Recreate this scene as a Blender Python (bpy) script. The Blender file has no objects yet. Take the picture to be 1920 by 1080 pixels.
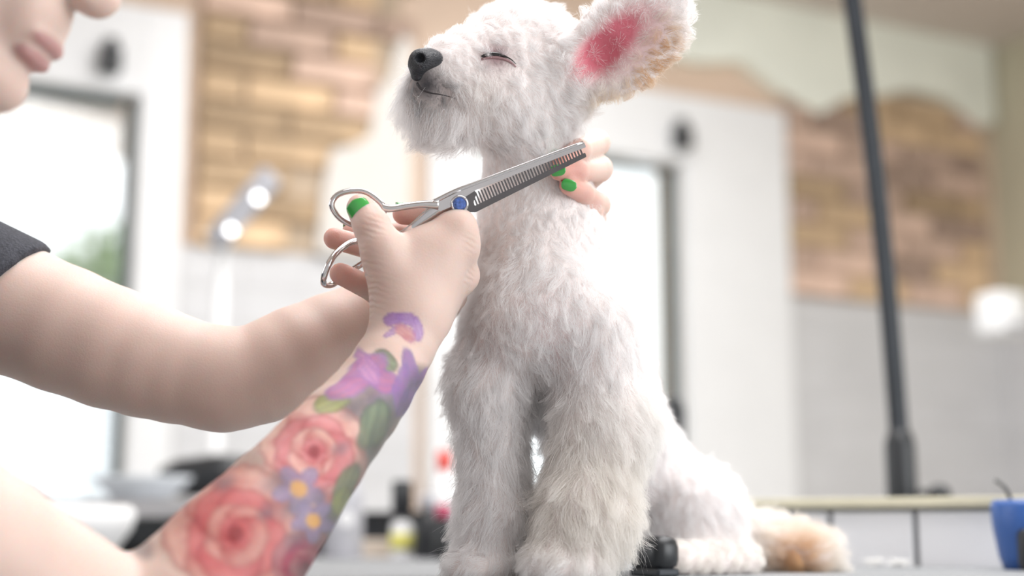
import bpy, bmesh, math, random
import numpy as np
from mathutils import Vector, Matrix, kdtree
random.seed(7); rng = np.random.default_rng(7)
scene = bpy.context.scene
COL = scene.collection
# ------------------------------------------------------------------ camera
TABLE_Z = 0.80
CAM = np.array([0.0, 0.0, 0.84]); TILT = math.radians(9.6); FPX = 1920 * 50 / 36
cam_d = bpy.data.cameras.new('camera'); cam_d.lens = 50; cam_d.sensor_width = 36
cam_d.clip_start = 0.02; cam_d.clip_end = 200
cam = bpy.data.objects.new('camera', cam_d); COL.objects.link(cam)
cam.location = CAM; cam.rotation_euler = (math.pi / 2 + TILT, 0, 0)
cam_d.dof.use_dof = True; cam_d.dof.focus_distance = 1.075; cam_d.dof.aperture_fstop = 2.1
scene.camera = cam
# ------------------------------------------------------------------ world, lights, exposure
world = bpy.data.worlds.new('daylight'); scene.world = world; world.use_nodes = True
bg = world.node_tree.nodes['Background']
bg.inputs[0].default_value = (0.97, 0.985, 1.0, 1); bg.inputs[1].default_value = 1.75
def area_light(name, loc, target, size, power, color=(1, 1, 1)):
    l = bpy.data.lights.new(name, 'AREA'); l.shape = 'RECTANGLE'; l.size, l.size_y = size
    l.energy = power; l.color = color
    o = bpy.data.objects.new(name, l); COL.objects.link(o); o.location = loc
    o.rotation_euler = (Vector(target) - Vector(loc)).to_track_quat('-Z', 'Y').to_euler()
    return o
area_light('ceiling_lamps_table', (0.38, 1.25, 2.44), (0.38, 1.26, 0.0), (1.5, 1.3), 36, (0.99, 0.99, 1.0))
area_light('back_wall_fill', (0.55, 2.6, 2.44), (0.75, 2.95, 0.0), (2.0, 0.7), 28, (0.985, 0.99, 1.0))  # unseen area light added to brighten the back wall
area_light('left_window_daylight', (-2.05, 1.15, 1.5), (0.0, 1.0, 1.0), (1.2, 1.5), 13, (0.95, 0.98, 1.0))
area_light('right_front_fill', (1.7, 0.05, 1.45), (0.0, 1.15, 0.95), (1.4, 1.4), 27, (0.95, 0.98, 1.0))  # unseen fill light added to brighten the dog's front
vs = scene.view_settings
vs.view_transform = 'Standard'; vs.look = 'None'; vs.exposure = 0.12; vs.gamma = 1.0; vs.use_curve_mapping = False

# ------------------------------------------------------------------ helpers
def P(px, py, d):
    """Point in the room seen at (px, py) of the 1920x1080 frame, d metres into the room along the view axis."""
    x = (px - 960) / FPX * d; u = -(py - 540) / FPX * d
    c, s = math.cos(TILT), math.sin(TILT)
    return np.array([CAM[0] + x, CAM[1] + d * c - u * s, CAM[2] + d * s + u * c])
def tag(o, label=None, cat=None, group=None, kind=None):
    if label: o['label'] = label
    if cat: o['category'] = cat
    if group: o['group'] = group
    if kind: o['kind'] = kind
    return o
def empty(name, loc=(0, 0, 0), rz=0.0):
    o = bpy.data.objects.new(name, None); COL.objects.link(o); o.location = loc; o.rotation_euler = (0, 0, rz)
    o.empty_display_size = 0.05
    return o
def link(name, me, m=None, parent=None, smooth=False):
    o = bpy.data.objects.new(name, me); COL.objects.link(o)
    if m is not None and not me.materials: me.materials.append(m)
    if smooth and len(me.polygons): me.polygons.foreach_set('use_smooth', np.ones(len(me.polygons), bool))
    if parent is not None: o.parent = parent
    return o
def build(name, bm, m=None, parent=None, smooth=False):
    me = bpy.data.meshes.new(name); bm.to_mesh(me); bm.free()
    return link(name, me, m, parent, smooth)
def local(o, w):                      # world points into the space of an (unscaled) parent empty
    return np.asarray(w, float)
def bx(bm, x0, x1, y0, y1, z0, z1, bev=0.0, seg=2):
    r = bmesh.ops.create_cube(bm, size=1.0)
    for v in r['verts']:
        v.co = Vector(((x0 + x1) / 2 + v.co.x * (x1 - x0), (y0 + y1) / 2 + v.co.y * (y1 - y0), (z0 + z1) / 2 + v.co.z * (z1 - z0)))
    if bev > 0:
        es = list({e for v in r['verts'] for e in v.link_edges})
        bmesh.ops.bevel(bm, geom=es, offset=bev, segments=seg, profile=0.5, affect='EDGES')
    return bm
def box_obj(name, b, m, parent=None, bev=0.0, smooth=False):
    return build(name, bx(bmesh.new(), *b, bev=bev), m, parent, smooth)
def lathe(bm, prof, n=28, origin=(0, 0, 0)):
    rings = []
    for r, z in prof:
        rings.append([bm.verts.new((origin[0] + r * math.cos(2 * math.pi * i / n), origin[1] + r * math.sin(2 * math.pi * i / n), origin[2] + z)) for i in range(n)])
    for a, b in zip(rings[:-1], rings[1:]):
        for i in range(n):
            bm.faces.new((a[i], a[(i + 1) % n], b[(i + 1) % n], b[i]))
    if prof[0][0] > 1e-6: bm.faces.new(list(reversed(rings[0])))
    if prof[-1][0] > 1e-6: bm.faces.new(rings[-1])
    return bm
def frame_along(pts):
    pts = np.asarray(pts, float); T = np.gradient(pts, axis=0); T /= np.linalg.norm(T, axis=1)[:, None] + 1e-12
    up = np.array([0, 0, 1.0]) if abs(T[0][2]) < 0.9 else np.array([1.0, 0, 0])
    n = np.cross(T[0], up); n /= np.linalg.norm(n); N = [n]
    for i in range(1, len(pts)):
        n = N[-1] - T[i] * np.dot(N[-1], T[i]); n /= np.linalg.norm(n) + 1e-12; N.append(n)
    N = np.array(N); return T, N, np.cross(T, N)
def tube(bm, pts, rad, n=12, flat=1.0, flat_dir=None, closed=False):
    """Tube along a polyline; flat < 1 squeezes it across flat_dir."""
    pts = np.asarray(pts, float); rad = np.broadcast_to(np.asarray(rad, float), (len(pts),))
    T, N, B = frame_along(pts)
    if closed:
        T = np.roll(pts, -1, 0) - np.roll(pts, 1, 0); T /= np.linalg.norm(T, axis=1)[:, None]
    if flat_dir is not None:
        fd = np.asarray(flat_dir, float)
        N = fd[None] - T * (T @ fd)[:, None]; N /= np.linalg.norm(N, axis=1)[:, None] + 1e-12; B = np.cross(T, N)
    rings = []
    for p, r, a, b in zip(pts, rad, N, B):
        rings.append([bm.verts.new(p + r * (math.cos(2 * math.pi * i / n) * a * flat + math.sin(2 * math.pi * i / n) * b)) for i in range(n)])
    pairs = list(zip(rings[:-1], rings[1:])) + ([(rings[-1], rings[0])] if closed else [])
    for a, b in pairs:
        for i in range(n):
            bm.faces.new((a[i], a[(i + 1) % n], b[(i + 1) % n], b[i]))
    if not closed:
        bm.faces.new(list(reversed(rings[0]))); bm.faces.new(rings[-1])
    return bm
def smooth_path(ctrl, n=40, closed=False):
    """Catmull-Rom through control points (any dimension)."""
    c = np.asarray(ctrl, float); m = len(c); out = []
    segs = m if closed else m - 1
    for t in np.linspace(0, segs, n, endpoint=not closed):
        i = min(int(t), segs - 1); u = t - i
        g = (lambda k: c[k % m]) if closed else (lambda k: c[min(max(k, 0), m - 1)])
        p0, p1, p2, p3 = g(i - 1), g(i), g(i + 1), g(i + 2)
        out.append(0.5 * (2 * p1 + (p2 - p0) * u + (2 * p0 - 5 * p1 + 4 * p2 - p3) * u * u + (3 * p1 - p0 - 3 * p2 + p3) * u ** 3))
    return np.array(out)
# ------------------------------------------------------------------ materials
def mat(name, col, rough=0.5, metal=0.0, var=0.0, scale=8.0, bump=0.0, bscale=60.0, rnd=0.0, spec=0.5, coat=0.0):
    m = bpy.data.materials.new(name); m.use_nodes = True; nt = m.node_tree; b = nt.nodes['Principled BSDF']
    b.inputs['Roughness'].default_value = rough; b.inputs['Metallic'].default_value = metal
    b.inputs['Specular IOR Level'].default_value = spec; b.inputs['Coat Weight'].default_value = coat
    b.inputs['Base Color'].default_value = (*col, 1)
    tc = nt.nodes.new('ShaderNodeTexCoord')
    if var > 0 or rnd > 0:
        hsv = nt.nodes.new('ShaderNodeHueSaturation'); hsv.inputs['Color'].default_value = (*col, 1)
        val = None
        if var > 0:
            nz = nt.nodes.new('ShaderNodeTexNoise'); nz.inputs['Scale'].default_value = scale; nz.inputs['Detail'].default_value = 6
            nt.links.new(tc.outputs['Object'], nz.inputs['Vector'])
            mr = nt.nodes.new('ShaderNodeMapRange'); mr.inputs[1].default_value = 0.3; mr.inputs[2].default_value = 0.7
            mr.inputs[3].default_value = 1 - var; mr.inputs[4].default_value = 1 + var
            nt.links.new(nz.outputs['Fac'], mr.inputs[0]); val = mr.outputs[0]
        if rnd > 0:
            oi = nt.nodes.new('ShaderNodeObjectInfo'); m2 = nt.nodes.new('ShaderNodeMapRange')
            m2.inputs[3].default_value = 1 - rnd; m2.inputs[4].default_value = 1 + rnd
            nt.links.new(oi.outputs['Random'], m2.inputs[0])
            if val is not None:
                mu = nt.nodes.new('ShaderNodeMath'); mu.operation = 'MULTIPLY'
                nt.links.new(val, mu.inputs[0]); nt.links.new(m2.outputs[0], mu.inputs[1]); val = mu.outputs[0]
            else: val = m2.outputs[0]
        nt.links.new(val, hsv.inputs['Value']); nt.links.new(hsv.outputs[0], b.inputs['Base Color'])
    if bump > 0:
        n2 = nt.nodes.new('ShaderNodeTexNoise'); n2.inputs['Scale'].default_value = bscale; n2.inputs['Detail'].default_value = 4
        nt.links.new(tc.outputs['Object'], n2.inputs['Vector'])
        bp = nt.nodes.new('ShaderNodeBump'); bp.inputs['Strength'].default_value = bump; bp.inputs['Distance'].default_value = 0.01
        nt.links.new(n2.outputs['Fac'], bp.inputs['Height']); nt.links.new(bp.outputs[0], b.inputs['Normal'])
    return m
def emit_mat(name, col, s):
    m = bpy.data.materials.new(name); m.use_nodes = True; b = m.node_tree.nodes['Principled BSDF']
    b.inputs['Base Color'].default_value = (*col, 1); b.inputs['Emission Color'].default_value = (*col, 1); b.inputs['Emission Strength'].default_value = s
    return m
def glass_mat(name, col, gloss=0.08):
    m = bpy.data.materials.new(name); m.use_nodes = True; nt = m.node_tree
    nt.nodes.remove(nt.nodes['Principled BSDF']); out = nt.nodes['Material Output']
    t = nt.nodes.new('ShaderNodeBsdfTransparent'); t.inputs[0].default_value = (*col, 1)
    g = nt.nodes.new('ShaderNodeBsdfGlossy'); g.inputs['Roughness'].default_value = 0.03
    mx = nt.nodes.new('ShaderNodeMixShader'); mx.inputs[0].default_value = gloss
    nt.links.new(t.outputs[0], mx.inputs[1]); nt.links.new(g.outputs[0], mx.inputs[2]); nt.links.new(mx.outputs[0], out.inputs[0])
    return m
M = {
 'plaster': mat('peach_plaster', (0.70, 0.54, 0.42), 0.9, var=0.10, scale=3, bump=0.2, bscale=30),
 'whiteplaster': mat('white_plaster', (0.74, 0.70, 0.65), 0.9, var=0.05, scale=4, bump=0.2, bscale=30),
 'greenplaster': mat('pale_green_plaster', (0.88, 0.90, 0.80), 0.9, var=0.08, scale=3),
 'mortar': mat('mortar', (0.52, 0.41, 0.30), 0.95, var=0.2, scale=12, bump=0.4),
 'brick_a': mat('ochre_brick', (0.56, 0.40, 0.25), 0.9, var=0.28, scale=9, bump=0.4, rnd=0.38),
 'brick_b': mat('red_brick', (0.53, 0.38, 0.30), 0.9, var=0.28, scale=9, bump=0.4, rnd=0.38),
 'tile': mat('pale_wall_tile', (0.66, 0.655, 0.66), 0.3, var=0.03, scale=2, rnd=0.03),
 'whitetile': mat('white_ledge_tile', (0.79, 0.79, 0.81), 0.25, var=0.02, scale=2, rnd=0.02),
 'grout': mat('grout', (0.72, 0.71, 0.70), 0.9), 'greygrout': mat('grey_grout', (0.38, 0.38, 0.39), 0.9),
 'white': mat('white_paint', (0.86, 0.86, 0.86), 0.4, var=0.02), 'darkframe': mat('dark_green_frame', (0.06, 0.10, 0.105), 0.4, var=0.1),
 'olive': mat('cream_olive_paint', (0.55, 0.51, 0.38), 0.85, var=0.06, scale=2), 'ceiling': mat('ceiling_paint', (0.66, 0.58, 0.52), 0.9, var=0.05, scale=1.5),
 'floor': mat('floor_tile', (0.50, 0.49, 0.47), 0.4, var=0.08, scale=2), 'black': mat('black_plastic', (0.018, 0.02, 0.023), 0.35, var=0.1, scale=30),
 'blackmetal': mat('black_metal', (0.02, 0.024, 0.03), 0.32, metal=0.3, var=0.15, scale=20), 'blue': mat('blue_plastic', (0.035, 0.11, 0.36), 0.35, var=0.08, scale=10),
 'steel': mat('brushed_steel', (0.62, 0.62, 0.64), 0.3, 1.0, var=0.05, scale=20), 'red': mat('red_plastic', (0.75, 0.05, 0.03), 0.4, var=0.08, scale=20),
 'grey': mat('grey_plastic', (0.42, 0.42, 0.45), 0.45, var=0.1, scale=20), 'pink': mat('pink_plastic', (0.55, 0.08, 0.16), 0.4, var=0.1),
 'yellow': mat('yellow_label', (0.75, 0.70, 0.18), 0.5, var=0.05), 'cream': mat('cream_board', (0.72, 0.62, 0.52), 0.6, var=0.06),
 'tabletop': mat('grey_speckled_rubber', (0.25, 0.26, 0.27), 0.6, var=0.22, scale=220, bump=0.15, bscale=250),
 'wood': mat('pale_ledge_wood', (0.60, 0.56, 0.42), 0.4, var=0.12, scale=14), 'glass': glass_mat('window_glass', (0.96, 0.98, 0.98)),
 'lampglow': emit_mat('lamp_tube_glow', (1, 1, 1), 4.0), 'leaf': mat('pale_leaf', (0.30, 0.40, 0.22), 0.7, var=0.3, scale=6),
 'bark': mat('bark', (0.2, 0.15, 0.1), 0.9, var=0.2), 'facade': mat('pale_facade', (0.62, 0.65, 0.68), 0.8, var=0.04), 'pave': mat('pale_paving', (0.72, 0.72, 0.70), 0.8, var=0.06),
}
# ================================================================== THE ROOM
WALL_O = (0.0, 4.0, 0.0); WALL_A = math.radians(27)      # back wall: local x along it, local y into it
def on_wall(o): o.location = WALL_O; o.rotation_euler = (0, 0, WALL_A); return o
tag(box_obj('floor', (-4, 5, -2.5, 8, -0.05, 0), M['floor']), kind='structure')
CEIL = 2.52
bm = bmesh.new()
bx(bm, -2.6, -2.10, 0, 0.12, 0, CEIL)                 # left of the left door
bx(bm, -2.10, -1.075, 0, 0.12, 1.93, CEIL)            # over it
bx(bm, -1.075, -0.14, 0, 0.12, 0, CEIL)
bx(bm, -0.14, 0.57, 0, 0.12, 1.99, CEIL)
bx(bm, 0.57, 1.90, 0, 0.12, 0, CEIL)
wall = tag(on_wall(build('wall_back', bm, M['plaster'])), kind='structure')
# exposed brick fields with mortar bed; every brick its own piece
def brick_mesh(w, h, d, m, seed):
    bm = bx(bmesh.new(), 0, w, -d, 0.004, 0, h, bev=0.004, seg=1); r = random.Random(seed)
    for v in bm.verts: v.co += Vector((r.uniform(-1, 1), r.uniform(-1, 1), r.uniform(-1, 1))) * 0.003
    me = bpy.data.meshes.new('brick'); bm.to_mesh(me); bm.free(); me.materials.append(m); return me
bw, bh, bj = 0.235, 0.066, 0.012
BM_FULL = [brick_mesh(bw, bh, 0.02 + 0.005 * (i % 3), M['brick_a' if i < 4 else 'brick_b'], i) for i in range(8)]
BM_HALF = [brick_mesh(bw / 2 - bj / 2, bh, 0.022, M['brick_a' if i < 2 else 'brick_b'], 20 + i) for i in range(4)]
def brick_field(x0, x1, z0, z1, inside, red):
    box = box_obj('mortar_bed', (x0, x1, -0.012, 0.002, z0, z1), M['mortar'], wall)
    z = z0; row = 0
    while z + bh <= z1 + 0.01:
        x = x0 + (0 if row % 2 == 0 else -(bw + bj) / 2)
        while x < x1 - 0.05:
            if x < x0 - 0.001: me, w, xx = random.choice(BM_HALF), bw / 2, x0
            elif x + bw > x1 + 0.01: me, w, xx = random.choice(BM_HALF), bw / 2, x
            else: me, w, xx = BM_FULL[random.randrange(2, 8) if red else random.choice((0, 1, 2, 3, 5))], bw, x
            if xx + w <= x1 + 0.07 and inside(xx + w / 2, z + bh / 2):
                o = link('brick', me, None, wall); o.location = (xx, -0.012, z)
            x += bw + bj
        z += bh + bj; row += 1
brick_field(-0.92, -0.36, 1.56, 2.46, lambda x, z: x < -0.60 + max(0, (z - 1.80)) * 0.62 or z > 2.2, False)
brick_field(0.965, 1.86, 1.575, 2.30, lambda x, z: True, True)
# white plaster left standing beside the brick, with a ragged edge
def slab(name, outline, y0, y1, m, parent):
    bm = bmesh.new(); a = [bm.verts.new((x, y0, z)) for x, z in outline]; b = [bm.verts.new((x, y1, z)) for x, z in outline]
    bm.faces.new(a); bm.faces.new(list(reversed(b))); n = len(a)
    for i in range(n): bm.faces.new((a[i], b[i], b[(i + 1) % n], a[(i + 1) % n]))
    bmesh.ops.recalc_face_normals(bm, faces=bm.faces[:]); return build(name, bm, m, parent)
slab('plaster_patch', [(-0.60, 1.56), (-0.335, 1.56), (-0.335, 2.18), (-0.36, 2.20), (-0.385, 2.15), (-0.40, 2.07), (-0.44, 2.02), (-0.455, 1.90), (-0.50, 1.865), (-0.565, 1.84), (-0.585, 1.74)], -0.045, 0.0, M['whiteplaster'], wall)
slab('plaster_patch', [(0.42, CEIL), (0.42, 2.30), (0.62, 2.27), (0.80, 2.30), (0.95, 2.22), (1.10, 2.17), (1.22, 2.24), (1.34, 2.26), (1.5, 2.31), (1.66, 2.30), (1.80, 2.22), (1.88, 2.24), (1.88, CEIL)], -0.045, 0.0, M['greenplaster'], wall)
slab('plaster_patch', [(-0.78, CEIL), (-0.74, 2.40), (-0.62, 2.37), (-0.5, 2.41), (-0.43, CEIL)], -0.045, 0.0, M['greenplaster'], wall)
# tiled wainscot, tile by tile
def tile_mesh(w, h, d, m, bev=0.002):
    bm = bx(bmesh.new(), 0, w, -d, 0, 0, h, bev=bev, seg=1); me = bpy.data.meshes.new('tile'); bm.to_mesh(me); bm.free(); me.materials.append(m); return me
def tile_field(x0, x1, z0, z1, w, h, parent, tm, gm, d=0.012, j=0.004, y=0.0):
    box_obj('grout_bed', (x0, x1, y - d * 0.7, y + 0.002, z0, z1), gm, parent)
    nx, nz = max(1, round((x1 - x0) / w)), max(1, round((z1 - z0) / h)); w, h = (x1 - x0) / nx, (z1 - z0) / nz
    me = tile_mesh(w - j, h - j, d, tm)
    for i in range(nx):
        for k in range(nz):
            o = link('tile', me, None, parent); o.location = (x0 + i * w + j / 2, y, z0 + k * h + j / 2)
tile_field(0.965, 1.89, 0.66, 1.565, 0.155, 0.10, wall, M['tile'], M['grout'])
tile_field(-0.955, -0.30, 0.66, 1.555, 0.155, 0.10, wall, M['tile'], M['grout'])
# right-hand wall coming towards the camera from the corner
WR = np.array(WALL_O) + 1.90 * np.array([math.cos(WALL_A), math.sin(WALL_A), 0])
wr = box_obj('wall_right', (-2.6, 0.6, 0.0, 0.2, 0, CEIL), M['olive']); wr.location = WR; wr.rotation_euler = (0, 0, WALL_A + math.pi / 2)
tag(wr, kind='structure')
wr.rotation_euler = (0, 0, WALL_A - math.pi / 2)
wr.data.transform(Matrix.Translation((2.6, 0, 0)))
tile_field(0.0, 1.55, 0.66, 1.565, 0.155, 0.10, wr, M['tile'], M['grout'])
bm = bmesh.new(); bx(bm, -4.2, 4.6, -2.6, 6.4, CEIL, CEIL + 0.1); tag(build('ceiling', bm, M['ceiling']), kind='structure')
M['backroom'] = mat('pale_room_paint', (0.78, 0.78, 0.80), 0.9, var=0.04, scale=2)
tag(box_obj('wall_front', (-2.6, 3.4, -1.7, -1.6, 0, CEIL), M['backroom']), kind='structure')
tag(box_obj('wall_left', (-2.5, -2.4, -1.6, 2.6, 0, CEIL), M['backroom']), kind='structure')
# ---- the two glazed doors
def door(name, x0, x1, top, cas, ctop, jamb):
    e = on_wall(empty(name)); tag(e, kind='structure')
    bm = bmesh.new(); bx(bm, x1, cas[1], -0.05, 0.0, 0, ctop, bev=0.004); bx(bm, cas[0], x0, -0.05, 0.0, 0, ctop, bev=0.004); bx(bm, x0, x1, -0.05, 0.0, top, ctop, bev=0.004)
    build('casing', bm, M['white'], e)
    bm = bmesh.new(); bx(bm, x1 - 0.019, x1 - 0.002, 0.01, 0.05, 0.0, top); bx(bm, x0 + 0.002, x0 + 0.019, 0.01, 0.07, 0, top)
    bx(bm, x0 + 0.034, x1 - 0.034, 0.01, 0.07, top - 0.012, top); bx(bm, x0 + 0.034, x1 - 0.034, 0.01, 0.07, 0.0, 0.10)
    build('door_frame', bm, M['darkframe'], e)
    box_obj('pane', (x0 + 0.034, x1 - 0.034, 0.035, 0.041, 0.10, top - 0.022), M['glass'], e)
    bm = bmesh.new(); bx(bm, jamb - 0.028, jamb + 0.022, -0.10, -0.05, top + 0.035, top + 0.10, bev=0.006); bx(bm, jamb - 0.016, jamb + 0.012, -0.085, -0.05, top + 0.10, top + 0.125)
    build('door_closer', bm, M['black'], e)
    return e
d1 = door('door_1', -2.05, -1.075, 1.925, (-2.16, -0.965), 2.157, -1.16)
d2 = door('door_2', -0.135, 0.568, 1.94, (-0.275, 0.957), 2.155, 0.545)
# ---- outdoors behind the glass
tag(box_obj('pavement', (-9, 9, 4.2, 16, -0.06, -0.01), M['pave']), kind='structure').rotation_euler = (0, 0, 0)
e = empty('apartment_building', (-5.2, 14.0, 0)); tag(e, 'pale blue-grey building across the street behind the left door glass', 'building')
box_obj('wall', (-1.2, 1.3, 0, 2, 0, 2.3), M['facade'], e)
for i in range(3):
    for k in range(2):
        box_obj('window', (-0.9 + i * 0.75, -0.45 + i * 0.75, -0.03, 0.02, 0.5 + k * 0.95, 1.1 + k * 0.95), M['glass'], e)
bm = bmesh.new(); bx(bm, -1.3, 1.4, -0.1, 2.1, 2.3, 2.42); build('roof', bm, M['white'], e)
def leafy(name, loc, h, r, n, label):
    e = empty(name, loc); tag(e, label, 'tree')
    bm = bmesh.new(); tube(bm, [(0, 0, 0), (0.03, 0, h * 0.4), (0, 0.02, h)], [0.08, 0.06, 0.03], 8); build('trunk', bm, M['bark'], e)
    bm = bmesh.new(); rr = random.Random(int(h * 100))
    for i in range(n):
        v = Vector((rr.gauss(0, 1), rr.gauss(0, 1), rr.gauss(0, 1))); v = v.normalized() * r * rr.random() ** 0.4; c = v + Vector((0, 0, h)); c.z = h + v.z * 0.8
        a = Vector((rr.gauss(0, 1), rr.gauss(0, 1), rr.gauss(0, 1))).normalized() * 0.09; b = a.cross(Vector((rr.gauss(0, 1), rr.gauss(0, 1), rr.gauss(0, 1)))).normalized() * 0.05
        bm.faces.new([bm.verts.new(c + a), bm.verts.new(c + b), bm.verts.new(c - a), bm.verts.new(c - b)])
    tag(build('foliage', bm, M['leaf'], e), kind='stuff')
leafy('street_tree', (-2.65, 9.6, 0), 2.5, 0.5, 260, 'sparse pale leafy tree outside beside the left door edge')
# ================================================================== FURNITURE AND PROPS
PART_A = math.radians(-30)
def on_part(o, s=0, z=0): o.location = (0.54 + s * math.cos(PART_A), 1.5 + s * math.sin(PART_A), z); o.rotation_euler = (0, 0, PART_A); return o
pw = tag(on_part(box_obj('wall_partition', (-0.52, 0.75, 0.012, 0.10, 0, 0.862), M['greygrout'])), kind='structure')
ts = tile_mesh(0.0885, 0.0955, 0.014, M['whitetile'], 0.0015)
for k in range(3):
    for i in range(-6, 7):
        o = link('tile', ts, None, pw); o.location = (-0.022 + (i - 0) * 0.0945, 0.012, 0.763 - 0.1015 * k)
tag(on_part(box_obj('trim_1', (-0.53, 0.76, -0.012, 0.115, 0.8625, 0.8735), M['wood'], bev=0.002)), kind='structure')
# grooming table
e = empty('grooming_table', (0.0, 1.385, 0), PART_A); tag(e, 'grey speckled rubber grooming table under the sitting white dog', 'table')
box_obj('table_top', (-0.78, 0.62, -0.36, 0.355, TABLE_Z - 0.03, TABLE_Z), M['tabletop'], e, bev=0.006)
box_obj('edge_band', (-0.785, 0.625, -0.365, 0.36, TABLE_Z - 0.026, TABLE_Z - 0.008), M['steel'], e)
for sx in (-0.70, 0.54):
    for sy in (-0.3, 0.3):
        bm = bmesh.new(); tube(bm, [(sx, sy, 0), (sx, sy, TABLE_Z - 0.03)], 0.02, 14); build('leg', bm, M['steel'], e)
box_obj('stretcher', (-0.70, 0.54, -0.015, 0.015, 0.25, 0.28), M['steel'], e)
# clipped fluff on the table
def tuft_pts(n, r, c):
    bm = bmesh.new(); rr = random.Random(n)
    for i in range(n):
        a = rr.uniform(0, 6.28); p = np.array([rr.gauss(0, r * 0.4), rr.gauss(0, r * 0.4), rr.uniform(0.0012, r * 0.5)]); d = np.array([math.cos(a), math.sin(a), rr.uniform(0.0, 0.6)]) * r * 0.8
        tube(bm, [p, p + d * 0.5 + [0, 0, r * 0.2], p + d], [0.0006, 0.0005, 0.0002], 4)
    return bm
M['fluff'] = mat('white_fluff', (0.9, 0.89, 0.87), 0.8, var=0.03)
for k, (x, y, lab) in enumerate([(0.388, 1.545, 'small tuft of clipped white fur on the table, left of two'), (0.402, 1.505, 'small tuft of clipped white fur on the table, right of two')]):
    o = build('fur_tuft', tuft_pts(60 + k * 9, 0.010, None), M['fluff']); o.location = (x, y, TABLE_Z); tag(o, lab, 'fur', 'clipped tufts on the table')
# black grooming post behind the ledge
e = empty('grooming_post', (0.535, 1.97, 0)); tag(e, 'tall black metal grooming post behind the tiled ledge', 'post')
bm = bmesh.new(); tube(bm, smooth_path([(0, 0, 0.95), (-0.008, -0.004, 1.15), (-0.022, -0.01, 1.36), (-0.046, -0.02, 1.6), (-0.085, -0.03, 1.95)], 24), 0.0138, 16); build('pole', bm, M['blackmetal'], e, True)
bm = lathe(bmesh.new(), [(0.021, 0.60), (0.021, 0.955), (0.016, 0.972), (0.013, 0.975)], 24); build('collar', bm, M['black'], e, True)
bm = lathe(bmesh.new(), [(0.16, 0), (0.16, 0.015), (0.025, 0.04), (0.022, 0.60)], 32); build('base', bm, M['blackmetal'], e, True)
bm = lathe(bmesh.new(), [(0.0, 0.0), (0.012, 0.002), (0.016, 0.012), (0.012, 0.024), (0, 0.026)], 20); o = build('clamp_knob', bm, M['black'], e, True); o.location = (0.045, -0.01, 0.884); o.rotation_euler = (math.pi / 2, 0, 0)
bm = bmesh.new(); tube(bm, [(0.02, -0.012, 0.888), (0.05, -0.016, 0.886)], 0.005, 10); build('knob_stem', bm, M['black'], e)
# blue dryer body at the right edge of the table
e = empty('pet_dryer', P(1934, 1060, 1.40)); e.location[2] = TABLE_Z; tag(e, 'blue and black plastic dryer at the right edge of the table', 'dryer')
bm = lathe(bmesh.new(), [(0.026, 0.0), (0.030, 0.012), (0.0345, 0.04), (0.036, 0.062), (0.033, 0.068), (0.0, 0.069)], 32); build('body', bm, M['blue'], e, True)
bm = bmesh.new(); bx(bm, -0.022, 0.03, -0.041, -0.02, 0.0, 0.040, bev=0.006); build('handle', bm, M['black'], e, True)
bm = bmesh.new(); tube(bm, smooth_path([(-0.016, 0, 0.066), (-0.018, 0.01, 0.08), (-0.02, 0.03, 0.088)], 10), 0.002, 8); build('cord', bm, M['black'], e, True)
# white wall fixture near the right corner
e = empty('wall_dispenser', P(1885, 585, 3.6)); tag(e, 'white box dispenser on the right wall above the tiles', 'dispenser'); e.rotation_euler = (0, 0, WALL_A)
box_obj('body', (-0.05, 0.05, -0.03, 0.06, -0.06, 0.05), M['white'], e, bev=0.012, smooth=True); box_obj('lever', (-0.03, 0.03, -0.045, -0.025, -0.05, -0.035), M['grey'], e, bev=0.003)
# twin tube lamp on a stand by the left brick
e = empty('work_lamp', (-0.62, 2.98, 0)); tag(e, 'white twin-tube work lamp on a stand before the ochre brick', 'lamp')
bm = lathe(bmesh.new(), [(0.14, 0), (0.14, 0.02), (0.02, 0.03), (0.014, 0.05), (0.014, 1.36)], 24); build('stand', bm, M['white'], e, True)
la = P(398, 458, 2.95) - np.array(e.location); lb = P(512, 325, 2.95) - np.array(e.location)
ax = (lb - la) / np.linalg.norm(lb - la); mid = (la + lb) / 2
q = Vector(ax).to_track_quat('X', 'Z').to_matrix()
bm = bx(bmesh.new(), -np.linalg.norm(lb - la) / 2, np.linalg.norm(lb - la) / 2, -0.012, 0.012, -0.028, 0.028, bev=0.01); o = build('housing', bm, M['grey'], e, True)
o.matrix_local = Matrix.Translation(Vector(mid)) @ Vector(ax).to_track_quat('X', 'Z').to_matrix().to_4x4()
bm = bmesh.new(); tube(bm, smooth_path([(0, 0, 1.35), (0.0, 0.01, 1.42), la * 0.4 + mid * 0.6 + np.array([0, 0.03, 0])], 12), 0.012, 10); build('arm', bm, M['white'], e, True)
for (x, y) in ((429, 436), (480, 376)):
    c0 = P(x, y, 2.91) - np.array(e.location); bm = bmesh.new(); tube(bm, [c0, c0 + ax * 0.014], 0.009, 12); build('lamp_tube', bm, M['lampglow'], e, True)
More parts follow.
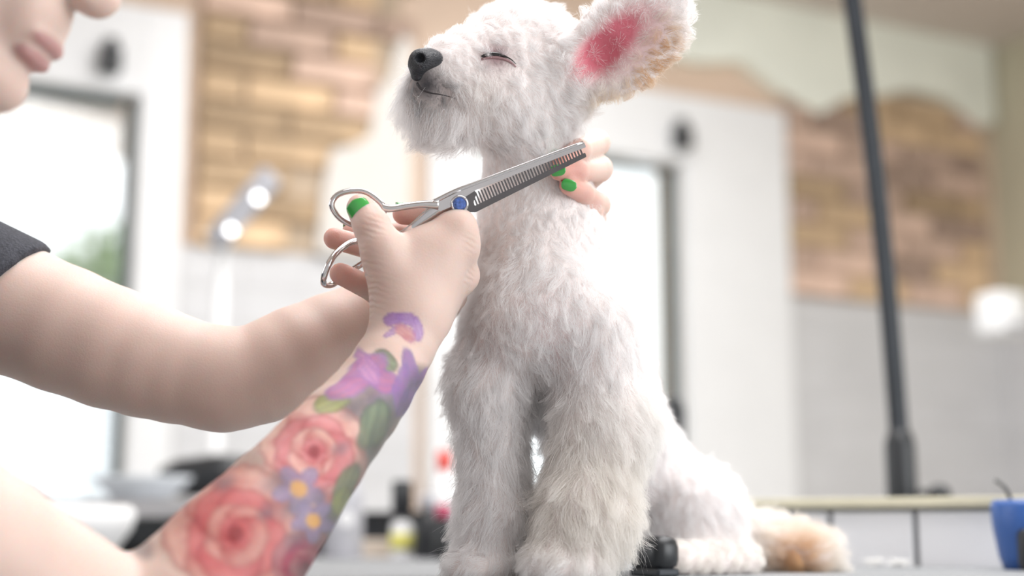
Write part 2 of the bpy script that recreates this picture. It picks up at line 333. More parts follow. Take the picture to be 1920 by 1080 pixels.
# dark counter on the left with its things
e = empty('side_counter', (-0.80, 2.35, 0)); tag(e, 'dark-edged counter by the left door, seen under the raised arm', 'counter')
box_obj('counter_top', (-0.02, 0.34, -0.10, 0.28, 0.855, 0.885), M['steel'], e, bev=0.004)
box_obj('shelf', (0.0, 0.32, -0.08, 0.26, 0.78, 0.79), M['black'], e); box_obj('back_panel', (0.0, 0.32, 0.245, 0.26, 0.0, 0.855), M['black'], e)
for x in (0.0, 0.305):
    for y in (-0.08, 0.245): box_obj('leg', (x, x + 0.015, y, y + 0.015, 0, 0.855), M['black'], e)
box_obj('fascia', (-0.01, 0.33, -0.095, -0.08, 0.815, 0.858), M['black'], e)
e = empty('plastic_bowl', (-0.60, 2.33, 0.885)); tag(e, 'clear-rimmed pale bowl standing on the dark counter', 'bowl')
bm = lathe(bmesh.new(), [(0.04, 0.0), (0.045, 0.004), (0.075, 0.03), (0.08, 0.038), (0.076, 0.038), (0.07, 0.03), (0.04, 0.007), (0, 0.007)], 32); build('body', bm, M['facade'], e, True)
e = empty('hair_dryer', (-0.56, 2.53, 0.885)); tag(e, 'black hair dryer lying on the counter behind the tattooed arm', 'dryer')
bm = bmesh.new(); tube(bm, [(-0.06, 0, 0.04), (-0.03, 0, 0.043), (0.04, 0, 0.046), (0.09, 0, 0.045), (0.10, 0, 0.045)], [0.02, 0.033, 0.04, 0.036, 0.02], 20); build('body', bm, M['black'], e, True)
bm = bmesh.new(); tube(bm, [(0.05, 0, 0.03), (0.075, -0.05, 0.014), (0.08, -0.09, 0.014)], [0.014, 0.013, 0.012], 12); build('handle', bm, M['black'], e, True)
e = empty('white_basin', (-0.66, 2.02, 0)); tag(e, 'bright white rounded basin in front of the left door', 'basin')
bm = lathe(bmesh.new(), [(0.05, 0), (0.05, 0.01), (0.035, 0.02), (0.03, 0.74), (0.09, 0.79), (0.125, 0.84), (0.13, 0.862), (0.12, 0.872), (0.10, 0.862), (0.0, 0.83)], 36); build('bowl_and_stem', bm, M['white'], e, True)
# counter behind the dog with bottles
e = empty('back_counter', (-0.30, 2.30, 0)); tag(e, 'pale grey counter behind the dog carrying grooming bottles', 'counter')
box_obj('counter_top', (-0.13, 0.52, -0.19, 0.22, 0.765, 0.795), M['grey'], e, bev=0.004)
for x in (-0.12, 0.48):
    for y in (-0.16, 0.18): box_obj('leg', (x, x + 0.02, y, y + 0.02, 0, 0.765), M['steel'], e)
bx_ = bmesh.new(); bx(bx_, -0.10, 0.22, 0.10, 0.19, 0.795, 0.86); bx(bx_, -0.10, 0.22, 0.09, 0.20, 0.86, 0.868)
o = build('cubby', bx_, M['black'], None); o.location = (-0.32, 2.30, 0); tag(o, 'low black cubby at the back of the pale counter', 'shelf')
o = box_obj('cream_box', (-0.03, 0.045, -0.03, 0.03, 0, 0.028), M['cream'], bev=0.003); o.location = (-0.205, 2.27, 0.795); tag(o, 'small cream cardboard box beside the grey canister', 'box')
e = empty('grey_canister', (-0.262, 2.24, 0.795)); tag(e, 'tall grey metal canister with round pale badge', 'canister')
bm = lathe(bmesh.new(), [(0.030, 0), (0.031, 0.004), (0.031, 0.098), (0.027, 0.104), (0.024, 0.106), (0.024, 0.125), (0.020, 0.128), (0, 0.128)], 28); build('body', bm, M['grey'], e, True)
bm = lathe(bmesh.new(), [(0.012, 0), (0.012, 0.003), (0, 0.003)], 20); o = build('badge', bm, M['white'], e); o.location = (0.008, -0.0285, 0.06); o.rotation_euler = (math.pi / 2, 0, 0)
def bottle(loc, h, r, mb, mc, label, cap_h=0.02, lab=None, capr=0.6):
    e = empty('bottle', loc); tag(e, label, 'bottle', 'grooming bottles on the back counter')
    bm = lathe(bmesh.new(), [(r * 0.9, 0), (r, 0.004), (r, h * 0.75), (r * 0.8, h * 0.86), (r * 0.45, h * 0.93), (r * 0.45, h), (0, h)], 24); build('body', bm, mb, e, True)
    bm = lathe(bmesh.new(), [(r * capr, h * 0.97), (r * capr, h + cap_h), (r * capr * 0.7, h + cap_h + 0.004), (0, h + cap_h + 0.004)], 20); build('cap', bm, mc, e, True)
    if lab:
        bm = lathe(bmesh.new(), [(r + 0.0006, h * 0.2), (r + 0.0006, h * 0.6)], 24); build('label_band', bm, lab, e, True)
bottle((-0.168, 2.2, 0.795), 0.064, 0.017, M['white'], M['black'], 'white bottle with yellow band and big black cap', 0.05, M['yellow'], 0.95)
bottle((-0.128, 2.18, 0.795), 0.075, 0.02, M['black'], M['grey'], 'dark stout bottle with a grey cap beside the white one', 0.018)
bottle((-0.100, 2.12, 0.795), 0.062, 0.014, M['black'], M['pink'], 'dark small bottle with crimson cap close to the dog', 0.015, None, 0.9)
bottle((-0.112, 2.36, 0.795), 0.138, 0.027, M['white'], M['red'], 'white pump bottle with bright red top behind the dog', 0.03, M['grey'], 0.45)
e = empty('gap_shade_block', P(1228, 1060, 1.21)); e.location[2] = TABLE_Z; e.rotation_euler = (0, 0, 0.5); tag(e, 'added gap-darkening black brush lying between the dog front leg and hind leg', 'block')  # black block added in place of the shade between the dog's legs
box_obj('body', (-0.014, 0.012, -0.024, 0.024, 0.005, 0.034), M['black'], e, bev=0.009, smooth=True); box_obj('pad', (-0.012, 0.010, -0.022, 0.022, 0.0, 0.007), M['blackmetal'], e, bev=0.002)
# bottles on the far side of the dog, on the ledge
e = empty('spray_bottle', (0.262, 2.3, 0)); tag(e, 'black spray bottle with red trigger on a thin stand just right of the dog', 'bottle')
bm = lathe(bmesh.new(), [(0.1, 0), (0.1, 0.012), (0.012, 0.02), (0.012, 0.90), (0.018, 0.905), (0.019, 1.03), (0.014, 1.045), (0.01, 1.05), (0, 1.05)], 24); build('body', bm, M['black'], e, True)
box_obj('trigger', (0.012, 0.026, -0.012, 0.004, 0.925, 0.965), M['red'], e, bev=0.003)
# ================================================================== BLENDED SOLIDS (one continuous skin from many volumes)
CX, CU, CF = np.array([1.0, 0, 0]), np.array([0, -math.sin(TILT), math.cos(TILT)]), np.array([0, math.cos(TILT), math.sin(TILT)])
def pxm(r, d): return r * d / FPX
class Cone:
    """Tapered capsule; flat < 1 thins it along the unit vector w."""
    def __init__(s, a, ra, b, rb, flat=1.0, w=None, **kw):
        s.a, s.b = np.asarray(a, float), np.asarray(b, float); s.ra, s.rb, s.flat = ra, rb, flat
        s.w = None if w is None else np.asarray(w, float) / np.linalg.norm(w); s.kw = kw
        s.ba = s.b - s.a; s.l2 = max(float(s.ba @ s.ba), 1e-12)
        m = max(ra, rb); s.lo = np.minimum(s.a, s.b) - m; s.hi = np.maximum(s.a, s.b) + m
    def __call__(s, p):
        pa = p - s.a; t = np.clip((pa @ s.ba) / s.l2, 0, 1); q = pa - t[:, None] * s.ba; r = s.ra + t * (s.rb - s.ra)
        if s.w is None: return np.sqrt((q * q).sum(1)) - r
        qw = q @ s.w; rest = np.maximum((q * q).sum(1) - qw * qw, 0)
        return (np.sqrt(rest + (qw / s.flat) ** 2) - r) * math.sqrt(s.flat)
class Ell:
    def __init__(s, c, axes, r, **kw):
        s.c, s.A, s.r = np.asarray(c, float), np.asarray(axes, float), np.asarray(r, float); s.kw = kw
        m = s.r.max(); s.lo = s.c - m; s.hi = s.c + m
    def __call__(s, p):
        q = (p - s.c) @ s.A.T; k0 = np.sqrt(((q / s.r) ** 2).sum(1)); k1 = np.sqrt(((q / s.r ** 2) ** 2).sum(1)) + 1e-9
        return k0 * (k0 - 1) / k1
def img_axes(ang=0.0, yaw=0.0):
    """Axes of an ellipsoid turned by ang (clockwise as seen) in the view plane, then yawed in depth."""
    c, s = math.cos(ang), math.sin(ang); a = CX * c - CU * s; b = CU * c + CX * s; f = CF
    cy, sy = math.cos(yaw), math.sin(yaw); return np.array([a * cy + f * sy, b, f * cy - a * sy])
def el(px, py, d, rx, ry, rz, ang=0.0, yaw=0.0, **kw):
    return Ell(P(px, py, d), img_axes(math.radians(ang), math.radians(yaw)), np.array([rx, ry, rz]) * d / FPX, **kw)
def rc(px, py, d, r, px2, py2, d2, r2, flat=1.0, w=None, **kw):
    return Cone(P(px, py, d), pxm(r, d), P(px2, py2, d2), pxm(r2, d2), flat, w, **kw)
def smin(a, b, k):
    if k <= 0: return np.minimum(a, b)
    h = np.maximum(k - np.abs(a - b), 0) / k
    return np.minimum(a, b) - h * h * k * 0.25
class Solid:
    """base volumes blended together, plus groups each blended to the base only (so fingers stay apart)."""
    def __init__(s, base, kb, groups=(), kfin=0.001):
        s.base, s.kb, s.groups, s.kfin = base, kb, list(groups), kfin
        s.all = [(q, kb) for q in base] + [(q, g['k']) for g in s.groups for q in g['p']]
        s.lo = np.min([q.lo for q, _ in s.all], 0); s.hi = np.max([q.hi for q, _ in s.all], 0)
    def select(s, dist, lim):
        """Only the volumes nearer than lim, given their distances in the order of s.all."""
        o = Solid.__new__(Solid); o.kb, o.kfin = s.kb, s.kfin; ok = dist < lim; n = len(s.base)
        o.base = [q for q, m in zip(s.base, ok[:n]) if m]; o.groups = []
        for g in s.groups:
            m = ok[n:n + len(g['p'])]; n += len(g['p'])
            if m.any(): o.groups.append(dict(g, p=[q for q, f in zip(g['p'], m) if f]))
        return o
    def __call__(s, p):
        if s.base:
            b = s.base[0](p)
            for q in s.base[1:]: b = smin(b, q(p), q.kw.get('k', s.kb))
        else: b = np.full(len(p), 1.0)
        r = b.copy()
        for g in s.groups:
            d = g['p'][0](p)
            for q in g['p'][1:]: d = smin(d, q(p), g['k'])
            for q in g.get('sub', ()): d = -smin(-d, q(p), g.get('ks', 0.002))
            r = np.minimum(r, smin(b, d, g['kj']))
        return r
def surface(sol, h, B=14, lo=None, hi=None):
    """Surface nets over the blocks of a grid that the surface passes through. Returns verts, quads."""
    lo = (sol.lo if lo is None else lo) - 2 * h; hi = (sol.hi if hi is None else hi) + 2 * h
    nb = np.ceil((hi - lo) / (B * h)).astype(int); R = B * h * 0.8661
    ii = np.stack(np.meshgrid(*[np.arange(n) for n in nb], indexing='ij'), -1).reshape(-1, 3)
    cen = lo + (ii + 0.5) * B * h
    DD = np.stack([q(cen) for q, _ in sol.all], 1); D = DD.min(1); kk = max([sol.kb] + [q.kw.get('k', 0) for q in sol.base] + [g['kj'] for g in sol.groups])
    keep = np.abs(D) < R * 1.6 + kk; keep[keep] = np.abs(sol(cen[keep])) < R * 1.5 + 0.002; ii, cen, D, DD = ii[keep], cen[keep], D[keep], DD[keep]
    g = np.stack(np.meshgrid(*[np.arange(B + 1)] * 3, indexing='ij'), -1).reshape(-1, 3); dim = (nb * B + 2).astype(np.int64)
    V, ID, Q = [], [], []
    corners = [(i, j, k) for i in (0, 1) for j in (0, 1) for k in (0, 1)]
    edges = [(a, b) for a in range(8) for b in range(a + 1, 8) if sum(abs(x - y) for x, y in zip(corners[a], corners[b])) == 1]
    for bi, c, dm, dd in zip(ii, cen, D, DD):
        sub = sol.select(dd, max(dm, -R) + 2.2 * R + 2.0 * kk)
        if not sub.base and not sub.groups: continue
        base = bi * B; pts = lo + (base + g) * h
        v = sub(pts)
        if v.min() > 0 or v.max() < 0: continue
        v = v.reshape(B + 1, B + 1, B + 1); s = v < 0
        cs = [v[i:i + B, j:j + B, k:k + B] for i, j, k in corners]
        neg = sum((x < 0).astype(int) for x in cs); act = (neg > 0) & (neg < 8); idx = np.argwhere(act)
        if len(idx):
            cv = np.stack([x[act] for x in cs], 1); acc = np.zeros((len(idx), 3)); cnt = np.zeros(len(idx))
            for a, b in edges:
                m = (cv[:, a] < 0) != (cv[:, b] < 0); t = np.where(m, cv[:, a] / np.where(m, cv[:, a] - cv[:, b], 1), 0)
                ca, cb = np.array(corners[a]), np.array(corners[b]); acc += np.where(m[:, None], ca + t[:, None] * (cb - ca), 0); cnt += m
            V.append(lo + (base + idx + acc / cnt[:, None]) * h)
            gi = (base + idx).astype(np.int64); ID.append((gi[:, 0] * dim[1] + gi[:, 1]) * dim[2] + gi[:, 2])
        for ax in range(3):
            sl0 = [slice(0, B)] * 3; sl1 = list(sl0); sl1[ax] = slice(1, B + 1)
            s0, s1 = s[tuple(sl0)], s[tuple(sl1)]; e = np.argwhere(s0 != s1)
            if not len(e): continue
            flip = s0[s0 != s1]; u, w = (ax + 1) % 3, (ax + 2) % 3; gg = (base + e).astype(np.int64); cid = []
            for du, dw in ((0, 0), (1, 0), (1, 1), (0, 1)):
                x = gg.copy(); x[:, u] -= du; x[:, w] -= dw; cid.append((x[:, 0] * dim[1] + x[:, 1]) * dim[2] + x[:, 2])
            q = np.stack(cid, 1); q[~flip] = q[~flip][:, ::-1]; Q.append(q)
    V, ID, Q = np.concatenate(V), np.concatenate(ID), np.concatenate(Q)
    o = np.argsort(ID); ID, V = ID[o], V[o]; k = np.searchsorted(ID, Q); k = np.clip(k, 0, len(ID) - 1)
    ok = (ID[k] == Q).all(1); return V, k[ok]
def relax(V, Q, n=2, f=0.5):
    for _ in range(n):
        acc = np.zeros_like(V); cnt = np.zeros(len(V))
        for a, b in ((0, 1), (1, 2), (2, 3), (3, 0)):
            np.add.at(acc, Q[:, a], V[Q[:, b]]); np.add.at(cnt, Q[:, a], 1); np.add.at(acc, Q[:, b], V[Q[:, a]]); np.add.at(cnt, Q[:, b], 1)
        V = V + f * (acc / np.maximum(cnt, 1)[:, None] - V)
    return V
def largest(V, Q):
    """Keep only the biggest connected piece."""
    lab = np.arange(len(V))
    while True:
        m = lab[Q].min(1); new = lab.copy()
        for k in range(4): np.minimum.at(new, Q[:, k], m)
        new = new[new]
        if (new == lab).all(): break
        lab = new
    u, n = np.unique(lab, return_counts=True); keep = lab == u[n.argmax()]; idx = np.cumsum(keep) - 1
    return V[keep], idx[Q[keep[Q].all(1)]]
class Half:
    """Everything on the n side of the plane through o."""
    def __init__(s, o, n): s.o, s.n = np.asarray(o, float), np.asarray(n, float) / np.linalg.norm(n)
    def __call__(s, p): return -((p - s.o) @ s.n)
def mesh_of(name, V, Q):
    me = bpy.data.meshes.new(name); me.vertices.add(len(V)); me.vertices.foreach_set('co', V.astype(np.float32).ravel())
    me.loops.add(Q.size); me.loops.foreach_set('vertex_index', Q.astype(np.int32).ravel())
    me.polygons.add(len(Q)); me.polygons.foreach_set('loop_start', np.arange(0, Q.size, 4, dtype=np.int32))
    me.polygons.foreach_set('use_smooth', np.ones(len(Q), bool)); me.update(calc_edges=True); me.validate(); return me
def color_attr(me, name, col):
    a = me.attributes.new(name, 'FLOAT_COLOR', 'POINT'); c = np.ones((len(col), 4), np.float32); c[:, :3] = col; a.data.foreach_set('color', c.ravel())
def fbm(p, sc, seed=0, octv=3):
    """Cheap smooth value noise for numpy points, about 0..1."""
    r = np.random.default_rng(seed); out = np.zeros(len(p)); amp, tot = 1.0, 0.0
    for o in range(octv):
        q = p * sc * 2 ** o + r.uniform(0, 50, 3); i = np.floor(q).astype(np.int64); f = q - i; f = f * f * (3 - 2 * f); v = 0
        for dx in (0, 1):
            for dy in (0, 1):
                for dz in (0, 1):
                    hsh = ((i[:, 0] + dx) * 73856093 ^ (i[:, 1] + dy) * 19349663 ^ (i[:, 2] + dz) * 83492791 ^ (seed * 2654435761 + o * 97)) & 0xFFFFFF
                    hsh = (hsh * 1103515245 + 12345) & 0x7FFFFFFF
                    v = v + (hsh % 10007) / 10007 * (f[:, 0] if dx else 1 - f[:, 0]) * (f[:, 1] if dy else 1 - f[:, 1]) * (f[:, 2] if dz else 1 - f[:, 2])
        out += v * amp; tot += amp; amp *= 0.5
    return out / tot
def noise3(p, sc, seed): return np.stack([fbm(p, sc, seed + i, 2) - 0.5 for i in range(3)], 1) * 2
# ================================================================== THE DOG
# volumes: position in the frame and depth, size, and how the coat lies there:
#   L coat length in mm, c combing (right, down, towards camera), lay 0 upright .. 1 flat, t tint
WHITE, CREAM, BEIGE, TAN = (0.975, 0.965, 0.965), (0.965, 0.94, 0.905), (0.80, 0.66, 0.48), (0.76, 0.52, 0.30)
def F(L, c, lay, t=WHITE): return dict(L=L, comb=c, lay=lay, t=t)
fh, fm, fb = F(11, (0.5, 0.1, 0.3), 0.55), F(10, (0.8, 0.75, 0.1), 0.8), F(28, (-0.42, 1.0, 0.1), 0.74)
DOG = [
 el(985, 112, 1.135, 112, 106, 98, **fh),                                             # skull
 rc(935, 98, 1.12, 70, 848, 108, 1.10, 42, **F(8, (0.55, -0.2, 0.2), 0.6)),            # brow and bridge
 rc(930, 150, 1.115, 82, 816, 138, 1.09, 40, **fm),                                    # muzzle
 el(826, 204, 1.095, 74, 56, 52, 28, **fb),                                            # chin and beard
 el(950, 200, 1.105, 86, 74, 70, 20, **F(17, (0.5, 1.0, 0.1), 0.82)),                  # cheek
 el(1050, 160, 1.11, 66, 78, 62, **F(18, (0.7, 0.8, 0.1), 0.75)),                     # behind the cheek
 rc(985, 225, 1.13, 80, 1005, 340, 1.14, 84, **F(8, (0.1, 1, 0), 0.8)),                # throat
 rc(1005, 340, 1.14, 86, 1012, 430, 1.145, 106, **F(8, (0.05, 1, 0), 0.8)),            # neck
 rc(1014, 430, 1.15, 108, 1022, 530, 1.15, 128, **F(9, (0.0, 1, 0.05), 0.75)),
 el(1005, 575, 1.105, 104, 120, 70, **F(16, (0.12, 1, 0.2), 0.66)),                    # breast
 rc(1035, 520, 1.19, 112, 1092, 690, 1.25, 122, **F(10, (0.2, 1, 0), 0.8)),
 rc(1092, 690, 1.25, 120, 1150, 850, 1.33, 118, **F(12, (0.3, 1, 0), 0.8)),            # back and flank
 rc(1020, 640, 1.15, 105, 1035, 730, 1.17, 80, **F(18, (0, 1, 0.2), 0.72)),             # brisket
 rc(1110, 620, 1.115, 84, 1132, 790, 1.105, 82, **F(20, (0.12, 1, 0.05), 0.82)),       # near shoulder and foreleg
 rc(1132, 790, 1.105, 84, 1102, 960, 1.08, 76, **F(28, (0.25, 1, 0.05), 0.78, CREAM)),
 rc(1102, 960, 1.08, 74, 1068, 1055, 1.065, 68, **F(26, (0.2, 1, 0.05), 0.74, CREAM)),
 el(1055, 1068, 1.05, 72, 30, 58, **F(12, (-0.3, 0.6, 0.5), 0.7)),
 rc(935, 610, 1.135, 66, 918, 720, 1.125, 64, **F(17, (-0.05, 1, 0), 0.82)),           # far shoulder and foreleg
 rc(918, 720, 1.125, 66, 930, 960, 1.105, 54, **F(24, (-0.05, 1, 0), 0.8)),
 rc(930, 960, 1.105, 54, 912, 1060, 1.095, 54, **F(22, (-0.1, 1, 0), 0.75)),
 el(895, 1066, 1.08, 56, 28, 52, **F(11, (-0.3, 0.6, 0.5), 0.7)),
 el(1305, 975, 1.31, 88, 105, 95, 12, **F(18, (0.35, 1, 0), 0.8)),                    # thigh
 rc(1195, 890, 1.34, 100, 1290, 972, 1.34, 84, **F(12, (0.4, 1, 0), 0.8)),
 rc(1275, 1050, 1.24, 30, 1395, 1052, 1.28, 32, **F(12, (-0.3, 0.5, 0.4), 0.6, CREAM)), # hind foot
 rc(1390, 1010, 1.36, 48, 1530, 1040, 1.335, 36, **F(24, (0.8, 0.2, 0.1), 0.5, CREAM)),   # tail on the table
]
EARF = F(10, (0.5, -0.3, 0), 0.6)
ear_near = dict(p=[el(1176, 74, 1.085, 142, 90, 30, -40, -12, **EARF), rc(1075, 130, 1.115, 46, 1110, 120, 1.10, 52, **EARF)],
                sub=[el(1166, 76, 1.063, 124, 68, 44, -40, -12), el(1124, 106, 1.078, 46, 40, 32, -40)], k=0.012, kj=0.012, ks=0.006)
ear_far = dict(p=[el(1085, -70, 1.20, 125, 80, 28, -55, 20, **EARF)], k=0.012, kj=0.014, ks=0.005)
dog_sol = Solid(DOG, 0.020, [ear_near, ear_far], 0.004)
V, Q = surface(dog_sol, 0.0032, lo=np.array([-9, -9, TABLE_Z]) * 0 + dog_sol.lo)
V, Q = largest(V, Q); V = relax(V, Q, 2)
V[:, 2] = np.maximum(V[:, 2], TABLE_Z + 0.0008)
dog_me = mesh_of('body', V, Q)
dog = empty('dog', (float(P(1080, 1060, 1.15)[0]), 1.2, TABLE_Z))
tag(dog, 'small fluffy white dog sitting on the grooming table with its eyes closed', 'dog')
dog.location = (0, 0, 0)
from mathutils.bvhtree import BVHTree
dog_bvh = BVHTree.FromPolygons([tuple(v) for v in V], [tuple(int(i) for i in q) for q in Q])
def cast(px, py, bvh=None):
    d = P(px, py, 1.0) - CAM; d /= np.linalg.norm(d)
    hit, n, _, _ = (bvh or dog_bvh).ray_cast(Vector(CAM), Vector(d)); return None if hit is None else (np.array(hit), np.array(n))

body_col = np.tile(np.array([[0.86, 0.78, 0.76]]), (len(V), 1))
def spot(p, px, py, d, r):                                  # soft ball of influence around a place on the dog
    q = p - P(px, py, d); return np.exp(-((q * q).sum(1)) / pxm(r, d) ** 2)
def paint(c, w, col): return c * (1 - w[:, None]) + np.array(col)[None] * w[:, None]
def ear_core(p):                                            # the bare pink hollow of the ear
    q = p - P(1136, 92, 1.10); a = math.radians(-42); x, y = q @ CX / pxm(1, 1.1), -(q @ CU) / pxm(1, 1.1); u = x * math.cos(a) + y * math.sin(a); v = -x * math.sin(a) + y * math.cos(a)
    return np.exp(-((u / 76) ** 2 + (v / 33) ** 2) ** 1.5)
in_ear = np.clip(1 - np.abs(np.minimum(ear_near['sub'][0](V), ear_near['sub'][1](V))) / 0.007, 0, 1)
body_col = paint(body_col, in_ear * 0.9, (0.86, 0.62, 0.62))
body_col = paint(body_col, np.clip(in_ear * ear_core(V) * 1.6, 0, 1), (0.66, 0.17, 0.22))
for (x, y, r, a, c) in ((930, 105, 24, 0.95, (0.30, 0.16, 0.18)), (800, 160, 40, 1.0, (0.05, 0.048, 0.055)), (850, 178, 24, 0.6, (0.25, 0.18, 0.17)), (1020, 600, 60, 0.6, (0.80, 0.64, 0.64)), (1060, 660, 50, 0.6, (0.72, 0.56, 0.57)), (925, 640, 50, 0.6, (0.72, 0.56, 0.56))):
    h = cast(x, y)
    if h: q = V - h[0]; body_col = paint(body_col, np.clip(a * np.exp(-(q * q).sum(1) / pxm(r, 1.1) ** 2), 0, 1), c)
color_attr(dog_me, 'coat', body_col)
def attr_mat(name, attr, rough, sss=0.0, bump=0.0, bscale=300, trans=0.0, spec=0.3):
    m = bpy.data.materials.new(name); m.use_nodes = True; nt = m.node_tree; b = nt.nodes['Principled BSDF']
    a = nt.nodes.new('ShaderNodeAttribute'); a.attribute_name = attr; nt.links.new(a.outputs['Color'], b.inputs['Base Color'])
    b.inputs['Roughness'].default_value = rough; b.inputs['Specular IOR Level'].default_value = spec
    if sss > 0:
        b.inputs['Subsurface Weight'].default_value = 1.0; b.inputs['Subsurface Radius'].default_value = (1.0, 0.45, 0.3); b.inputs['Subsurface Scale'].default_value = sss
    if bump > 0:
        tc = nt.nodes.new('ShaderNodeTexCoord'); nz = nt.nodes.new('ShaderNodeTexNoise'); nz.inputs['Scale'].default_value = bscale; nz.inputs['Detail'].default_value = 5
        nt.links.new(tc.outputs['Object'], nz.inputs['Vector']); bp = nt.nodes.new('ShaderNodeBump'); bp.inputs['Strength'].default_value = bump; bp.inputs['Distance'].default_value = 0.002
        nt.links.new(nz.outputs['Fac'], bp.inputs['Height']); nt.links.new(bp.outputs[0], b.inputs['Normal'])
    if trans > 0:
        t = nt.nodes.new('ShaderNodeBsdfTranslucent'); nt.links.new(a.outputs['Color'], t.inputs[0]); mx = nt.nodes.new('ShaderNodeMixShader'); mx.inputs[0].default_value = trans
        nt.links.new(b.outputs[0], mx.inputs[1]); nt.links.new(t.outputs[0], mx.inputs[2]); nt.links.new(mx.outputs[0], nt.nodes['Material Output'].inputs[0])
    return m
M['dogskin'] = attr_mat('dog_skin', 'coat', 0.7, bump=0.4, bscale=400); M['fur'] = attr_mat('dog_fur', 'coat', 0.6, trans=0.5, spec=0.2)
link('body', dog_me, M['dogskin'], dog)
# ---- the coat: single hairs grown from the skin, combed by region and gathered into locks
def grow(n, V, Q, prims, seed, dens=None, thick=0.00011, npt=6, clump=26, clump_amt=0.55):
    r = np.random.default_rng(seed)
    T = np.concatenate([Q[:, [0, 1, 2]], Q[:, [0, 2, 3]]]); A, B, C = V[T[:, 0]], V[T[:, 1]], V[T[:, 2]]
    N = np.cross(B - A, C - A); ar = np.linalg.norm(N, axis=1); N /= ar[:, None] + 1e-15
    if dens is not None: ar = ar * dens((A + B + C) / 3, N)
    VN = np.zeros_like(V)
    for k in range(3): np.add.at(VN, T[:, k], N)
    VN /= np.linalg.norm(VN, axis=1)[:, None] + 1e-12
    t = np.searchsorted(np.cumsum(ar) / ar.sum(), r.random(n)); t = np.clip(t, 0, len(T) - 1); u, v = r.random(n), r.random(n); f = u + v > 1; u[f], v[f] = 1 - u[f], 1 - v[f]
    w3 = np.stack([1 - u - v, u, v], 1); root = (V[T[t]] * w3[:, :, None]).sum(1); nr = (VN[T[t]] * w3[:, :, None]).sum(1); nr /= np.linalg.norm(nr, axis=1)[:, None]
    W = np.stack([np.exp(-np.clip(q(root), -0.01, 0.2) / 0.006) for q in prims], 1); W /= W.sum(1)[:, None]
    L = W @ np.array([q.kw['L'] for q in prims]) * 0.001; lay = W @ np.array([q.kw['lay'] for q in prims])
    cm = W @ np.array([q.kw['comb'] for q in prims], float); comb = cm[:, :1] * CX - cm[:, 1:2] * CU - cm[:, 2:] * CF
    col = W @ np.array([q.kw['t'] for q in prims])
    return r, root, nr, L, lay, comb, col
def strands(name, r, root, nr, L, lay, comb, col, thick, npt, clump, clump_amt, messy, parent, m, taper=0.25):
    n = len(root); comb = comb + noise3(root, 45, 5) * 0.55 + noise3(root, 130, 9) * 0.5 * messy
    tg = comb - nr * (comb * nr).sum(1)[:, None]; tg /= np.linalg.norm(tg, axis=1)[:, None] + 1e-9
    L = L * r.uniform(0.65, 1.15, n) * (0.75 + 0.5 * fbm(root, 60, 3)); jit = r.normal(0, 1, (n, 3)) * 0.16 * messy
    pts = np.zeros((n, npt, 3)); pts[:, 0] = root - nr * 0.0006; curl = r.normal(0, 1, (n, 3)) * 0.10 * messy
    for k in range(1, npt):
        s = k / (npt - 1); up = (1 - lay) * (1.15 - 0.75 * s) + 0.10 * (1 - s)
        d = nr * up[:, None] + tg * (lay * (0.55 + 0.45 * s))[:, None] + jit + curl * s * 2 + np.array([0, 0, -0.12]) * s; d /= np.linalg.norm(d, axis=1)[:, None]
        pts[:, k] = pts[:, k - 1] + d * (L / (npt - 1))[:, None]
    if clump > 1:
        m_ = max(8, n // clump); ci = r.choice(n, m_, replace=False); kd = kdtree.KDTree(m_)
        for j, i in enumerate(ci): kd.insert(root[i], j)
        kd.balance(); near = np.array([kd.find(p)[1] for p in root]); c = ci[near]
        ok = ((nr * nr[c]).sum(1) > 0.3) & (np.linalg.norm(root - root[c], axis=1) < 0.012); amt = clump_amt * r.uniform(0.5, 1.2, n) * ok
        for k in range(1, npt):
            a = np.clip(amt * (k / (npt - 1)) ** 1.3, 0, 0.9)[:, None]; pts[:, k] = pts[:, k] * (1 - a) + pts[c, k] * a
    hc = bpy.data.hair_curves.new(name); hc.add_curves([npt] * n)
    hc.points.foreach_set('position', pts.astype(np.float32).ravel())
    rad = np.tile(np.linspace(1, taper, npt) * thick, (n, 1)) * r.uniform(0.7, 1.2, (n, 1))
    a = hc.attributes.get('radius') or hc.attributes.new('radius', 'FLOAT', 'POINT'); a.data.foreach_set('value', rad.astype(np.float32).ravel())
    cc = np.ones((n, 4), np.float32); cc[:, :3] = np.clip(col * r.uniform(0.94, 1.04, (n, 1)), 0, 1); a = hc.attributes.new('coat', 'FLOAT_COLOR', 'CURVE'); a.data.foreach_set('color', cc.ravel())
    hc.materials.append(m); o = bpy.data.objects.new(name, hc); COL.objects.link(o); o.parent = parent; o['kind'] = 'stuff'; return o
nose_c = cast(798, 122)[0]; eye_c = cast(932, 106)[0]; mouth_c = [cast(x, y)[0] for x, y in ((790, 154), (795, 170), (818, 172), (845, 181), (872, 191))]
def away(p, c, r0, r1): return np.clip((np.linalg.norm(p - c, axis=1) - r0) / (r1 - r0), 0, 1)
def bare(p):                                                # 0 where the nose, the eye slit and the inside of the ear show
    e = np.clip(1 - np.abs(np.minimum(ear_near['sub'][0](p), ear_near['sub'][1](p))) / 0.007, 0, 1)
    q = p - eye_c; ex, ez = q @ CX, q @ CU; slit = np.clip(np.sqrt((ex / 0.0120) ** 2 + ((ez - 0.0005) / 0.0026) ** 2 + ((q @ CF) / 0.01) ** 2) - 0.75, 0, 1)
    return away(p, nose_c, 0.010, 0.013) * (0.30 + 0.70 * slit) * (1 - e * (0.35 + 0.55 * np.clip(ear_core(p) * 1.4, 0, 1))), e
def dens(p, n):
    b, e = bare(p)
    for mc in mouth_c[:3]: b = b * (1 - 0.5 * np.exp(-((p - mc) ** 2).sum(1) / 0.008 ** 2))
    return b * np.where(p[:, 2] < TABLE_Z + 0.004, 0.05, 1.0)
